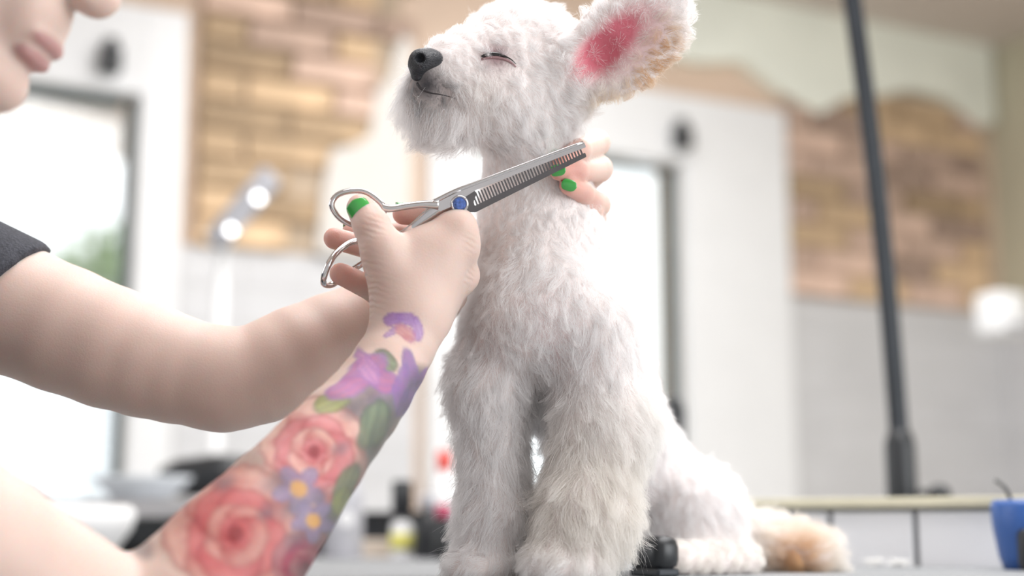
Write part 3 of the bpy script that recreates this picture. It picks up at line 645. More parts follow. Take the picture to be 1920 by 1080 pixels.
prims = DOG + ear_near['p'] + ear_far['p']
N_FUR = 240000
r, root, nr, L, lay, comb, col = grow(N_FUR, V, Q, prims, 3, dens)
b, e_in = bare(root)
ear_d = np.minimum(ear_near['p'][0](root), ear_near['p'][1](root)); on_ear = np.clip(1 - ear_d / 0.004, 0, 1)
rad_out = root - P(1150, 100, 1.09); rad_out -= CF * (rad_out @ CF)[:, None]; rad_out /= np.linalg.norm(rad_out, axis=1)[:, None] + 1e-9
comb = comb * (1 - on_ear[:, None]) + rad_out * on_ear[:, None]; L = L * (1 - 0.25 * e_in)
for (x, y, d, rr, a, c) in ((1148, 196, 1.09, 38, 0.65, BEIGE), (1125, 198, 1.08, 22, 0.5, TAN), (900, 165, 1.07, 34, 0.35, CREAM), (1485, 1045, 1.32, 46, 0.95, TAN), (1120, 930, 1.04, 60, 0.4, CREAM)):
    col = paint(col, np.clip(a * spot(root, x, y, d, rr) * 1.3, 0, 1), c)
for x, y, rr, a in ((1195, 152, 26, 0.6), (1214, 134, 26, 0.8), (1228, 112, 28, 0.9), (1240, 86, 28, 0.8), (1246, 60, 24, 0.5)):
    h = cast(x, y)
    if h: col = paint(col, np.clip(a * 1.2 * np.exp(-((root - h[0]) ** 2).sum(1) / pxm(rr, 1.1) ** 2), 0, 1), TAN)
for i, mc in enumerate(mouth_c):
    w = np.exp(-((root - mc) ** 2).sum(1) / (0.0105 if i < 3 else 0.0042) ** 2); col = paint(col, w * (0.9 if i < 3 else 0.6), (0.07, 0.068, 0.08) if i < 3 else (0.30, 0.24, 0.22)); L = L * (1 - 0.65 * w)
w = np.exp(-((root - nose_c) ** 2).sum(1) / 0.015 ** 2); L = L * (1 - 0.6 * w)
w = np.exp(-((root - eye_c) ** 2).sum(1) / 0.014 ** 2); L = L * (1 - 0.72 * w); col = paint(col, np.exp(-((root - eye_c) ** 2).sum(1) / 0.009 ** 2) * 0.75, (0.32, 0.21, 0.24)); 
eo = root - eye_c; above = np.clip((eo @ CU) / 0.002 + 0.2, 0, 1); out = eo / (np.linalg.norm(eo, axis=1)[:, None] + 1e-9)
comb = comb + (out * (1 - above)[:, None] + (-CU + 0.5 * CX) * above[:, None]) * (w * 3)[:, None]; L = L * (1 + 0.9 * above * w)
strands('fur', r, root, nr, L, lay, comb, col, 0.000115, 6, 45, 0.8, 1.15, dog, M['fur'])
# longer loose wisps that break up the outline
r, root, nr, L, lay, comb, col = grow(9000, V, Q, prims, 11, dens)
strands('guard_hair', r, root, nr, L * 1.3, lay * 0.85, comb, np.tile(np.array([WHITE]), (len(root), 1)), 0.00008, 6, 5, 0.5, 1.6, dog, M['fur'], 0.15)

# ---- nose, mouth line, closed eye
def solid_part(name, sol, h, m, parent, rl=1):
    v, q = surface(sol, h, B=10); v, q = largest(v, q); v = relax(v, q, rl); return link(name, mesh_of(name, v, q), m, parent)
M['nose'] = mat('black_nose', (0.022, 0.024, 0.030), 0.36, var=0.2, scale=300, bump=0.5, bscale=900)
nose = dict(p=[el(801, 112, 1.079, 32, 22, 30, 4), el(788, 112, 1.068, 21, 20, 20), rc(782, 126, 1.071, 16, 781, 141, 1.074, 11)], sub=[el(787, 108, 1.060, 9.5, 8.5, 16), rc(790, 112, 1.0590, 7, 812, 117, 1.0605, 4)], k=0.005, kj=0.002, ks=0.0015)
solid_part('nose', Solid([], 0.004, [nose]), 0.0007, M['nose'], dog)
M['lip'] = mat('dark_lip', (0.035, 0.03, 0.033), 0.5, var=0.2, scale=60); M['eye'] = mat('dark_eye', (0.008, 0.007, 0.008), 0.08, coat=0.5)
M['lid'] = mat('pink_eyelid', (0.34, 0.20, 0.21), 0.6, var=0.15, scale=200)
def on_skin(pts, lift=0.0):
    out = []
    for x, y in pts:
        h = cast(x, y)
        if h: out.append(h[0] + h[1] * lift)
    return np.array(out)
bm = bmesh.new(); tube(bm, on_skin(smooth_path([(782, 156), (790, 167), (806, 174), (824, 177), (842, 181), (858, 187)], 16), -0.0003), np.interp(np.linspace(0, 1, 16), [0, 0.3, 1], [0.0013, 0.0008, 0.0003]), 8); build('mouth_line', bm, M['lip'], dog, True)
sl = smooth_path([(902, 107), (914, 104), (928, 103), (944, 106), (957, 112), (967, 121)], 18)
bm = bmesh.new(); tube(bm, on_skin(sl, 0.0012), np.interp(np.linspace(0, 1, 18), [0, 0.2, 0.5, 0.68, 1], [0.0005, 0.0019, 0.0016, 0.0006, 0.0003]), 8); build('eye', bm, M['eye'], dog, True)
for dy, nm in ((5, 'lower_eyelid'),):
    bm = bmesh.new(); tube(bm, on_skin(sl + np.array([0, dy]), 0.0004), np.interp(np.linspace(0, 1, 18), [0, 0.4, 1], [0.0008, 0.0014, 0.0006]), 8); build(nm, bm, M['lid'], dog, True)
# ================================================================== THE GROOMER
HP = math.radians(28); HD = 0.88
def hrot(v): return np.array([v[0] * math.cos(HP) + v[2] * math.sin(HP), v[1], -v[0] * math.sin(HP) + v[2] * math.cos(HP)])
HC = P(143, 20, HD) - hrot((0.094, 0, -0.050))
def HL(x, y, z): return HC + hrot((x, y, z))
HAX = np.array([hrot((1, 0, 0)), (0, 1, 0), hrot((0, 0, 1))])
def hel(x, y, z, rx, ry, rz, **kw): return Ell(HL(x, y, z), HAX, np.array([rx, ry, rz]), **kw)
def hrc(x, y, z, r, x2, y2, z2, r2, **kw): return Cone(HL(x, y, z), r, HL(x2, y2, z2), r2, **kw)
SHR, SHL = P(-560, 660, 0.76), P(-230, 470, 1.13)
NECK = HL(-0.055, 0, -0.185); MIDS = (SHR + SHL) / 2
def chain(ctrl, n, k=0.003, k0=0.003):                        # a limb of smoothly changing width
    p = smooth_path(ctrl, n); return [rc(*a, *b, k=(k0 if i == 0 else k)) for i, (a, b) in enumerate(zip(p[:-1], p[1:]))]
BODY = [
 hel(-0.012, 0, 0.035, 0.095, 0.074, 0.083), hel(0.028, 0, -0.030, 0.058, 0.060, 0.082, k=0.03),
 hrc(0.0, 0.046, -0.060, 0.021, 0.066, 0.012, -0.111, 0.017, k=0.02), hrc(0.0, -0.046, -0.060, 0.021, 0.066, -0.012, -0.111, 0.017, k=0.02),
 hel(0.074, 0, -0.113, 0.019, 0.020, 0.017, k=0.012), hel(0.076, 0, -0.068, 0.0175, 0.030, 0.026, k=0.012),
 hrc(0.080, 0, 0.002, 0.010, 0.104, 0, -0.036, 0.0115, k=0.008), hel(0.098, 0, -0.041, 0.011, 0.0165, 0.0085, k=0.006),
 hel(0.060, 0.028, -0.022, 0.02, 0.02, 0.018, k=0.02), hel(0.060, -0.028, -0.022, 0.02, 0.02, 0.018, k=0.02),
 hel(0.0880, 0, -0.0775, 0.0100, 0.022, 0.0066, k=0.006), hel(0.0852, 0, -0.0890, 0.0105, 0.020, 0.0070, k=0.003),
 hel(0.0715, 0.031, 0.0035, 0.0135, 0.017, 0.0125, k=0.006), hel(0.0715, -0.031, 0.0035, 0.0135, 0.017, 0.0125, k=0.006),
 hel(-0.012, 0.076, -0.01, 0.018, 0.010, 0.030, k=0.006), hel(-0.012, -0.076, -0.01, 0.018, 0.010, 0.030, k=0.006),
 Cone(HL(-0.02, 0, -0.06), 0.054, NECK, 0.056, k=0.03), Cone(NECK, 0.056, MIDS + [0, 0, -0.05], 0.075, k=0.03),
 Cone(MIDS, 0.06, SHL, 0.05, k=0.03), Cone(MIDS, 0.06, SHR, 0.05, k=0.03),
 # far (left) arm
 Cone(SHL, pxm(130, 1.13), P(-60, 543, 1.127), pxm(124, 1.127), k=0.01),
 *chain([(-60, 543, 1.127, 124), (33, 583, 1.125, 121), (206, 651, 1.12, 114), (330, 692, 1.118, 101), (412, 710, 1.117, 92)], 9),
 *chain([(425, 714, 1.117, 90), (490, 700, 1.121, 93), (560, 668, 1.13, 95), (690, 605, 1.16, 80), (820, 537, 1.19, 66), (935, 475, 1.215, 58)], 11, k0=0.014),
 # far palm
 rc(935, 475, 1.215, 52, 1010, 420, 1.225, 50, k=0.02), rc(1000, 425, 1.225, 44, 1078, 310, 1.222, 27, k=0.015), rc(1005, 430, 1.225, 42, 1085, 348, 1.226, 27, k=0.015),
 rc(1005, 435, 1.225, 40, 1082, 388, 1.224, 26, k=0.015), rc(1005, 440, 1.222, 38, 1072, 424, 1.218, 24, k=0.015),
 # near (right) arm
 Cone(SHR, 0.058, P(-70, 1045, 0.81), 0.052, k=0.008), Cone(P(-70, 1045, 0.81), 0.052, P(262, 1225, 0.868), 0.044, k=0.008),
 Cone(P(262, 1225, 0.868), 0.044, P(345, 1145, 0.875), 0.044, k=0.01),
 *chain([(345, 1145, 0.875, 134), (425, 1055, 0.90, 131), (485, 990, 0.92, 120), (620, 825, 0.97, 87), (692, 742, 1.005, 74), (748, 652, 1.033, 66), (776, 596, 1.048, 63)], 14, k0=0.012),
 # near palm: metacarpals, heel of the thumb, web
 rc(790, 585, 1.047, 44, 854, 434, 1.056, 31, k=0.014), rc(788, 588, 1.054, 44, 864, 470, 1.070, 29, k=0.012), rc(793, 595, 1.062, 42, 864, 518, 1.085, 28, k=0.012), rc(800, 600, 1.070, 40, 846, 556, 1.098, 26, k=0.012),
 rc(760, 585, 1.045, 48, 722, 485, 1.041, 40, k=0.02), rc(745, 500, 1.048, 36, 835, 448, 1.058, 26, k=0.02), rc(765, 560, 1.045, 46, 800, 470, 1.052, 34, k=0.02),
 el(876, 455, 1.062, 20, 24, 20, k=0.012), el(874, 516, 1.078, 20, 24, 20, k=0.012), el(866, 418, 1.056, 20, 22, 22, k=0.012),
]
def finger(pts, k=0.004, kj=0.006): return dict(p=[rc(*a, *b) for a, b in zip(pts[:-1], pts[1:])], k=k, kj=kj)
FING = {
 'thumb': [(730, 500, 1.038, 42), (715, 462, 1.036, 39), (697, 424, 1.039, 34), (676, 390, 1.045, 27)],
 'index': [(856, 430, 1.058, 31), (858, 424, 1.100, 27), (800, 404, 1.112, 22), (756, 401, 1.108, 21)],
 'middle': [(866, 470, 1.070, 29), (846, 455, 1.118, 24), (750, 440, 1.128, 21), (658, 436, 1.112, 18)],
 'ring': [(866, 518, 1.085, 28), (815, 500, 1.122, 24), (708, 470, 1.108, 21), (627, 447, 1.076, 21)],
 'little': [(848, 556, 1.098, 25), (790, 568, 1.116, 24), (708, 547, 1.088, 24), (638, 513, 1.062, 21)],
 'far_index': [(1078, 310, 1.222, 27), (1119, 268, 1.158, 24), (1086, 282, 1.112, 21), (1052, 300, 1.098, 18)],
 'far_middle': [(1085, 348, 1.226, 27), (1124, 317, 1.152, 24), (1080, 320, 1.106, 21), (1047, 321, 1.092, 18)],
 'far_ring': [(1082, 388, 1.224, 26), (1122, 384, 1.152, 22), (1092, 361, 1.112, 20), (1066, 348, 1.096, 18)],
 'far_little': [(1072, 424, 1.218, 24), (1116, 408, 1.180, 21), (1112, 396, 1.140, 18), (1095, 388, 1.122, 16)],
 'far_thumb': [(1000, 430, 1.225, 36), (965, 385, 1.222, 27), (950, 345, 1.205, 24), (952, 315, 1.195, 20)],
}
grp = [finger(v) for v in FING.values()]
per_sol = Solid(BODY, 0.02, grp, 0.0)
PV, PQ = surface(per_sol, 0.0021, B=14); PV, PQ = largest(PV, PQ); PV = relax(PV, PQ, 2, 0.45)
person = empty('person'); tag(person, 'person in a dark grey T-shirt with a flower-tattooed forearm trimming the dog', 'person')
hm = (PV[:, 0] > -0.16) & (PV[:, 1] > 0.95); hq = PQ[hm[PQ].all(1)]; hidx = np.cumsum(hm) - 1
per_bvh = BVHTree.FromPolygons([tuple(v) for v in PV[hm]], [tuple(int(i) for i in q) for q in hidx[hq]])
VN = np.zeros_like(PV); fn = np.cross(PV[PQ[:, 2]] - PV[PQ[:, 0]], PV[PQ[:, 3]] - PV[PQ[:, 1]])
for k in range(4): np.add.at(VN, PQ[:, k], fn)
VN /= np.linalg.norm(VN, axis=1)[:, None] + 1e-15
# ---- skin colour, lips, fingertips reddened as if light shone through, tattoo
pc = np.tile(np.array([[0.67, 0.515, 0.455]]), (len(PV), 1)); pc *= (0.95 + 0.1 * fbm(PV, 40, 21))[:, None]
def at_px(p):
    q = p - CAM; d = q @ CF; return np.stack([960 + (q @ CX) / d * FPX, 540 - (q @ CU) / d * FPX], 1), d
for nm, pts in FING.items():
    t = P(*pts[-1][:3]); w = np.exp(-((PV - t) ** 2).sum(1) / 0.020 ** 2); pc = paint(pc, np.clip(w * (0.25 if 'thumb' in nm else 0.6), 0, 1), (0.66, 0.31, 0.26))
lipc = np.minimum(BODY[10](PV), BODY[11](PV)); pc = paint(pc, np.clip(1 - lipc / 0.0012, 0, 1) * 0.8, (0.42, 0.22, 0.22))
arm_axis = np.array([P(345, 1140, 0.875), P(485, 990, 0.92), P(620, 825, 0.97), P(692, 742, 1.005), P(776, 596, 1.048)])
best = np.full(len(PV), 9.0)
for a, b in zip(arm_axis[:-1], arm_axis[1:]): best = np.minimum(best, Cone(a, 0.0, b, 0.0)(PV))
uv, dep = at_px(PV); near = (best < 0.06) & (dep < 1.075) & (uv[:, 0] < 860)
facing = np.clip((VN @ -CF) * 2.5 + 0.9, 0, 1) * near
sel = np.where(near)[0]; pc_all = pc; pc, uv, facing = pc[sel], uv[sel], facing[sel]      # the inked forearm only
wob = noise3(PV[sel], 90, 31); wob2 = fbm(PV[sel], 240, 41); wob3 = fbm(PV[sel], 60, 51)
ARMD = np.array([0.68, -0.73])                              # direction of the forearm in the frame, elbow to wrist
def motif(cx, cy, r, ang=0.0, asp=1.0):
    """Arm-surface coordinates around a motif: (right, down) turned by ang, in units of its radius."""
    d = (uv - np.array([cx, cy])) / r; d = d + wob[:, :2] * 0.16; a = math.radians(ang); x = d[:, 0] * math.cos(a) + d[:, 1] * math.sin(a); y = (-d[:, 0] * math.sin(a) + d[:, 1] * math.cos(a)) / asp
    return x, y
def soft(v, w=0.15): return np.clip(v / w, 0, 1)
def blob(cx, cy, r, col, a=0.8, ang=0.0, asp=1.0, edge=0.35):
    global pc
    x, y = motif(cx, cy, r, ang, asp); w = soft(1 - np.hypot(x, y), edge) * a * facing * (0.75 + 0.5 * wob2); pc = paint(pc, np.clip(w, 0, 1), col)
def petal(cx, cy, r, col, dark, ang, asp):
    global pc
    x, y = motif(cx, cy, r, ang, asp); rho = np.hypot(x, y); w = soft(1 - rho, 0.18) * facing; t = np.clip(0.5 + 0.5 * np.sin(y * 9 + x * 2), 0, 1)
    c = np.array(col)[None] * (1 - 0.5 * t[:, None]) + np.array(dark)[None] * 0.5 * t[:, None]; k = (w * 0.85)[:, None]; pc = pc * (1 - k) + c * k
    e = np.exp(-((rho - 0.92) / 0.12) ** 2) * facing * 0.6; pc = paint(pc, e, dark)
def rose_petal(cx, cy, r, ang, asp, base, rim, dark, a=0.8):
    global pc
    x, y = motif(cx, cy, r, ang, asp); rho = np.hypot(x, y); w = soft(1 - rho, 0.14) * facing; t = np.clip(0.5 - 0.75 * x + 0.35 * (wob2 - 0.5), 0, 1)[:, None]
    c = np.array(rim)[None] * (1 - t) + np.array(base)[None] * t; e = np.exp(-((rho - 0.90) / 0.10) ** 2)[:, None] * 0.55; c = c * (1 - e) + np.array(dark)[None] * e
    k = (w * a * (0.8 + 0.35 * wob3))[:, None]; k = np.clip(k, 0, 1); pc = pc * (1 - k) + c * k
def rose(cx, cy, r, seed, red=(0.56, 0.10, 0.12), pink=(0.72, 0.30, 0.31), pale=(0.76, 0.50, 0.43)):
    dk = tuple(v * 0.55 for v in red); rr = random.Random(int(seed * 10))
    for off, size, n, rim in ((0.62, 0.52, 6, pale), (0.40, 0.44, 5, pink), (0.20, 0.34, 4, pale), (0.08, 0.20, 3, pink)):
        for k in range(n):
            a = math.degrees(seed) + k * 360 / n + rr.uniform(-14, 14) + off * 100; s_ = size * rr.uniform(0.9, 1.15)
            rose_petal(cx + r * off * math.cos(math.radians(a)), cy + r * off * math.sin(math.radians(a)), r * s_, a, 1.25, red, rim, dk)
    blob(cx, cy, r * 0.16, dk, 0.8)
GREY, GREEN, LEAF, PURP, VIOL, MAG = (0.20, 0.19, 0.21), (0.25, 0.32, 0.20), (0.40, 0.44, 0.17), (0.36, 0.19, 0.45), (0.30, 0.20, 0.42), (0.55, 0.20, 0.38)
for b in ((690, 760, 70, GREY, 0.75, -45, 0.8), (660, 880, 80, GREY, 0.8, -58, 0.5), (620, 960, 70, GREY, 0.75, -58, 0.6), (545, 1010, 70, GREY, 0.7, -55, 0.5), (520, 900, 60, GREY, 0.65, 10, 0.4), (480, 1070, 60, GREY, 0.6, -50, 0.4), (270, 1030, 26, GREY, 0.5), (725, 750, 46, VIOL, 0.6, -60, 0.9)):
    blob(*b[:5], ang=b[5] if len(b) > 5 else 0, asp=b[6] if len(b) > 6 else 1.0, edge=0.5)
for (x, y) in ((782, 722), (745, 762), (715, 800), (690, 838), (668, 878), (645, 925), (622, 970), (592, 1022), (562, 1070)): blob(x, y, 50, (0.22, 0.215, 0.205), 0.85, -58, 0.8, 0.6)
for (x, y) in ((700, 720), (640, 800), (560, 800), (500, 940), (400, 930), (330, 1010), (470, 860)): blob(x, y, 60, (0.42, 0.30, 0.27), 0.55, -45, 0.7, 0.7)
rose(588, 848, 92, 0.6); rose(440, 1000, 118, 2.1, (0.50, 0.08, 0.09), (0.66, 0.20, 0.20), (0.70, 0.40, 0.34)); rose(575, 1060, 58, 4.0, (0.36, 0.05, 0.10), (0.46, 0.12, 0.17), (0.5, 0.25, 0.26))
for p_ in ((700, 795, 50, GREEN, (0.12, 0.16, 0.12), -70, 0.55), (722, 676, 26, GREEN, (0.15, 0.18, 0.12), 40, 0.7), (622, 757, 36, LEAF, (0.22, 0.26, 0.12), -15, 0.5), (650, 905, 42, GREEN, (0.14, 0.17, 0.12), -60, 0.45), (640, 940, 30, LEAF, (0.2, 0.22, 0.1), -70, 0.5)): petal(*p_)
for p_ in ((680, 700, 54, MAG, PURP, -40, 0.45), (715, 712, 48, MAG, PURP, 20, 0.42), (655, 728, 46, MAG, PURP, -20, 0.45), (690, 690, 40, (0.60, 0.30, 0.52), PURP, 60, 0.4),
          (768, 688, 36, PURP, VIOL, 80, 0.36), (786, 722, 38, PURP, VIOL, -60, 0.38), (752, 726, 48, PURP, VIOL, 100, 0.32), (770, 748, 46, VIOL, (0.2, 0.14, 0.3), -50, 0.35)): petal(*p_)
for p_ in ((738, 598, 20, (0.46, 0.26, 0.60), PURP, -10, 0.6), (764, 598, 22, (0.48, 0.30, 0.62), PURP, 25, 0.55), (782, 618, 24, (0.52, 0.34, 0.62), PURP, 75, 0.42), (735, 622, 18, (0.56, 0.38, 0.60), PURP, -30, 0.4), (762, 625, 24, (0.66, 0.40, 0.42), MAG, 40, 0.45)): petal(*p_)
blob(756, 624, 20, (0.70, 0.36, 0.33), 0.6, 20, 0.5); blob(765, 634, 14, (0.62, 0.25, 0.25), 0.5, 20, 0.5)
for (x, y, rr) in ((560, 918, 46), (588, 976, 40)):
    for k in range(5): a = k * 72 + 20; petal(x + rr * 0.6 * math.cos(math.radians(a)), y + rr * 0.6 * math.sin(math.radians(a)), rr * 0.5, (0.38, 0.31, 0.46), (0.22, 0.18, 0.30), a, 0.7)
    blob(x, y, rr * 0.42, (0.72, 0.42, 0.16), 0.95)
for (x, y) in ((782, 722), (752, 765), (722, 800), (700, 838), (676, 878), (652, 925), (628, 970), (600, 1022), (570, 1070)): blob(x, y, 40, (0.17, 0.17, 0.16), 0.62, -58, 0.8, 0.8)
for (x, y, r_) in ((660, 770, 34), (520, 905, 40), (545, 955, 36), (600, 930, 34), (500, 960, 30), (560, 1010, 40), (640, 840, 26), (690, 745, 30), (420, 905, 30)): blob(x, y, r_, (0.19, 0.16, 0.19), 0.6, -30, 0.7, 0.8)
ink = np.abs(pc - pc_all[sel]).sum(1)[:, None]; pc = pc * (1 - 0.16 * np.clip(ink * 3, 0, 1)); pc_all[sel] = pc; pc = pc_all
per_me = mesh_of('body', PV, PQ); color_attr(per_me, 'coat', np.clip(pc, 0, 1))
M['skin'] = attr_mat('skin', 'coat', 0.48, sss=0.006, bump=0.12, bscale=700, spec=0.35)
crease = np.zeros(len(PV))                                  # where the skin gathers: heel of the thumb, wrist, knuckles
for x, y, d, r_, a in ((688, 478, 1.035, 20, 0.8), (690, 505, 1.035, 24, 1.0), (694, 535, 1.035, 26, 1.0), (702, 562, 1.038, 24, 0.9), (700, 425, 1.025, 16, 0.5), (880, 455, 1.05, 14, 0.4), (880, 516, 1.065, 14, 0.4)):
    crease = np.maximum(crease, a * np.clip(1.3 * np.exp(-((PV - P(x, y, d)) ** 2).sum(1) / pxm(r_, d) ** 2 / 1.6), 0, 1))
ca = per_me.attributes.new('crease', 'FLOAT', 'POINT'); ca.data.foreach_set('value', crease.astype(np.float32))
nt = M['skin'].node_tree; bs = nt.nodes['Principled BSDF']; b0 = [n for n in nt.nodes if n.type == 'BUMP'][0]
tc = nt.nodes.new('ShaderNodeTexCoord'); mp = nt.nodes.new('ShaderNodeMapping'); mp.inputs['Rotation'].default_value = (0, math.radians(-18), 0); wv = nt.nodes.new('ShaderNodeTexWave'); wv.bands_direction = 'Z'
wv.inputs['Scale'].default_value = 75; wv.inputs['Distortion'].default_value = 3.5; wv.inputs['Detail'].default_value = 3; wv.inputs['Detail Scale'].default_value = 1.5
at_ = nt.nodes.new('ShaderNodeAttribute'); at_.attribute_name = 'crease'; ml = nt.nodes.new('ShaderNodeMath'); ml.operation = 'MULTIPLY'; b2 = nt.nodes.new('ShaderNodeBump'); b2.inputs['Strength'].default_value = 0.55; b2.inputs['Distance'].default_value = 0.0012
nt.links.new(tc.outputs['Object'], mp.inputs[0]); nt.links.new(mp.outputs[0], wv.inputs[0]); nt.links.new(wv.outputs['Fac'], ml.inputs[0]); nt.links.new(at_.outputs['Fac'], ml.inputs[1]); nt.links.new(ml.outputs[0], b2.inputs['Height']); nt.links.new(b0.outputs[0], b2.inputs['Normal']); nt.links.new(b2.outputs[0], bs.inputs['Normal'])
link('body', per_me, M['skin'], person)
# ---- nails
M['nail'] = mat('green_nail_varnish', (0.055, 0.36, 0.07), 0.12, coat=0.6, var=0.06, scale=60); M['nail'].node_tree.nodes['Principled BSDF'].inputs['Coat Roughness'].default_value = 0.05
def nail(c, n, ax, w, l, rad):
    n = n / np.linalg.norm(n); ax = ax - n * (ax @ n); ax /= np.linalg.norm(ax); sd = np.cross(n, ax); bm = bmesh.new(); G = []; NU, NW = 12, 10
    for i in range(NU + 1):
        u = -1 + 2 * i / NU; row = []; hw = max((1 - abs(u) ** (4.0 if u > 0 else 2.8)) ** 0.5, 0.10)
        for j in range(NW + 1):
            s = (-1 + 2 * j / NW) * hw; y = s * w / 2; drop = rad - math.sqrt(max(rad * rad - y * y, 1e-9)); row.append(bm.verts.new(c + ax * u * l / 2 + sd * y - n * (drop * 0.9 + 0.0006 * u * u) + n * 0.0007))
        G.append(row)
    for i in range(NU):
        for j in range(NW): bm.faces.new((G[i][j], G[i + 1][j], G[i + 1][j + 1], G[i][j + 1]))
    r = bmesh.ops.extrude_face_region(bm, geom=bm.faces[:]); bmesh.ops.translate(bm, verts=[v for v in r['geom'] if isinstance(v, bmesh.types.BMVert)], vec=Vector(n * -0.0011)); bmesh.ops.recalc_face_normals(bm, faces=bm.faces[:])
    return build('nail', bm, M['nail'], person, True)
def cast_p(px, py): return cast(px, py, per_bvh)
for nm, pts in FING.items():
    a, b = P(*pts[-2][:3]), P(*pts[-1][:3]); ax = (b - a) / np.linalg.norm(b - a); rad = pxm(pts[-1][3], pts[-1][2]); mcp = P(*pts[0][:3]); pip = P(*pts[1][:3])
    back = (pip - (mcp + b) / 2); back -= ax * (back @ ax); back /= np.linalg.norm(back) + 1e-9
    if nm in ('index', 'far_index'): back = CU
    if nm in ('ring', 'little', 'far_little'): back = CF
    if nm == 'middle': back = CU * 0.8 + CF * 0.4
    back = back - ax * (back @ ax); back /= np.linalg.norm(back)
    c, w, l, rr = b + back * rad * 0.97 + ax * rad * 0.0, rad * 1.5, rad * 1.5, rad
    if nm == 'thumb': h = cast_p(672, 391); c, back, w, l, rr = h[0], h[1] * 0.15 - CF * 0.85, pxm(44, 1.045), pxm(38, 1.045), pxm(28, 1.045)
    for f_, px_ in (('far_middle', (1046, 319)), ('far_ring', (1067, 347))):
        h = cast_p(*px_)
        if nm == f_ and h: c, back, w, l = h[0], h[1] * 0.3 - CF * 0.7, pxm(22, 1.09), pxm(30, 1.09)
    if nm in ('ring', 'little'): c = c - ax * rad * 0.6
    nail(c, back, ax, w, l, rr)
# ---- clothes, hair, eyes
M['shirt'] = mat('dark_grey_jersey', (0.050, 0.052, 0.064), 0.9, var=0.25, scale=350, bump=0.3, bscale=500); M['denim'] = mat('dark_trousers', (0.03, 0.035, 0.05), 0.9, var=0.1, scale=80)
M['hair'] = mat('dark_brown_hair', (0.05, 0.03, 0.02), 0.5, var=0.3, scale=60); M['eyeball'] = mat('eyeball', (0.8, 0.78, 0.75), 0.2); M['shoe'] = mat('black_shoe', (0.02, 0.02, 0.02), 0.6)
armL = P(206, 651, 1.12) - SHL; armR = P(262, 1195, 0.868) - SHR
PEL = np.array([-0.66, 0.93, 0.58])
hemL = P(40, 520, 1.122); hemR = SHR + armR * 0.42
torso = [Cone(MIDS + [0, 0, -0.06], 0.11, (MIDS + PEL) / 2, 0.125, k=0.05), Cone((MIDS + PEL) / 2, 0.125, PEL + [0, 0, -0.03], 0.135, k=0.05), Cone(MIDS + [0, 0, -0.01], 0.07, SHL, 0.064, k=0.05), Cone(MIDS + [0, 0, -0.01], 0.07, SHR, 0.064, k=0.05), Cone(NECK, 0.058, MIDS + [0, 0, -0.03], 0.085, k=0.05)]
slL = dict(p=[Cone(SHL, pxm(150, 1.13), P(130, 622, 1.122), pxm(130, 1.122))], sub=[Half(P(40, 514, 1.12), CX * 0.74 - CU * 0.67)], k=0.02, kj=0.03, ks=0.003)
slR = dict(p=[Cone(SHR, 0.064, SHR + armR * 0.6, 0.060)], sub=[Half(hemR, armR)], k=0.02, kj=0.03, ks=0.003)
solid_part('t_shirt', Solid(torso, 0.05, [slL, slR]), 0.005, M['shirt'], person, 2)
KN = [np.array([-0.28, y, 0.52]) for y in (0.80, 1.02)]
legs = [Ell(PEL + [0, 0, -0.05], np.eye(3), np.array([0.13, 0.18, 0.12]))]
for k_, kn in enumerate(KN): legs += [Cone(PEL + [0, (-0.09, 0.09)[k_], -0.06], 0.088, kn, 0.062), Cone(kn, 0.062, kn + [-0.05, 0, -0.42], 0.045)]
solid_part('trousers', Solid(legs, 0.04), 0.009, M['denim'], person, 2)
for kn in KN: solid_part('shoe', Solid([Cone(kn + [-0.05, 0, -0.472], 0.045, kn + [0.10, 0, -0.482], 0.035, flat=0.8, w=(0, 0, 1)), Cone(kn + [-0.05, 0, -0.42], 0.04, kn + [-0.05, 0, -0.47], 0.045)], 0.02), 0.006, M['shoe'], person)
hair = dict(p=[hel(-0.022, 0, 0.045, 0.102, 0.082, 0.088), hel(-0.06, 0, -0.02, 0.06, 0.07, 0.07), hel(-0.135, 0, 0.04, 0.045, 0.045, 0.045)], sub=[Half(HL(0.042, 0, 0.06), hrot((1, 0, -0.42)))], k=0.03, kj=0.02, ks=0.01)
solid_part('hair', Solid([], 0.02, [hair]), 0.005, M['hair'], person, 1)
for s_ in (-1, 1):
    bm = bmesh.new(); bmesh.ops.create_uvsphere(bm, u_segments=20, v_segments=12, radius=0.0118, matrix=Matrix.Translation(Vector(HL(0.0735, 0.031 * s_, -0.003)))); ey = build('eye', bm, M['eyeball'], person, True)
    bm = bmesh.new(); bmesh.ops.create_uvsphere(bm, u_segments=16, v_segments=10, radius=0.0058, matrix=Matrix.Translation(Vector(HL(0.0800, 0.031 * s_, -0.0065)))); build('iris', bm, M['hair'], ey, True)
    bm = bmesh.new(); tube(bm, [HL(0.083 - 0.5 * abs(t) ** 2 * 14, 0.031 * s_ + t, 0.021 - 3 * t * t) for t in np.linspace(-0.018, 0.018, 9)], [0.001, 0.002, 0.0025, 0.0027, 0.0027, 0.0027, 0.0025, 0.002, 0.001], 8); build('eyebrow', bm, M['hair'], person, True)
# stool she sits on
e = empty('stool', (-0.66, 0.93, 0)); tag(e, 'round black stool under the seated groomer', 'stool')
bm = lathe(bmesh.new(), [(0.16, 0.36), (0.17, 0.37), (0.17, 0.395), (0.15, 0.403), (0, 0.403)], 32); build('seat', bm, M['black'], e, True)
bm = lathe(bmesh.new(), [(0.025, 0.05), (0.025, 0.36)], 16); build('column', bm, M['steel'], e, True)
for k in range(5):
    bm = bmesh.new(); a = k * 1.2566; tube(bm, [(0, 0, 0.06), (0.22 * math.cos(a), 0.22 * math.sin(a), 0.02)], [0.02, 0.02], 10); build('leg', bm, M['steel'], e, True)
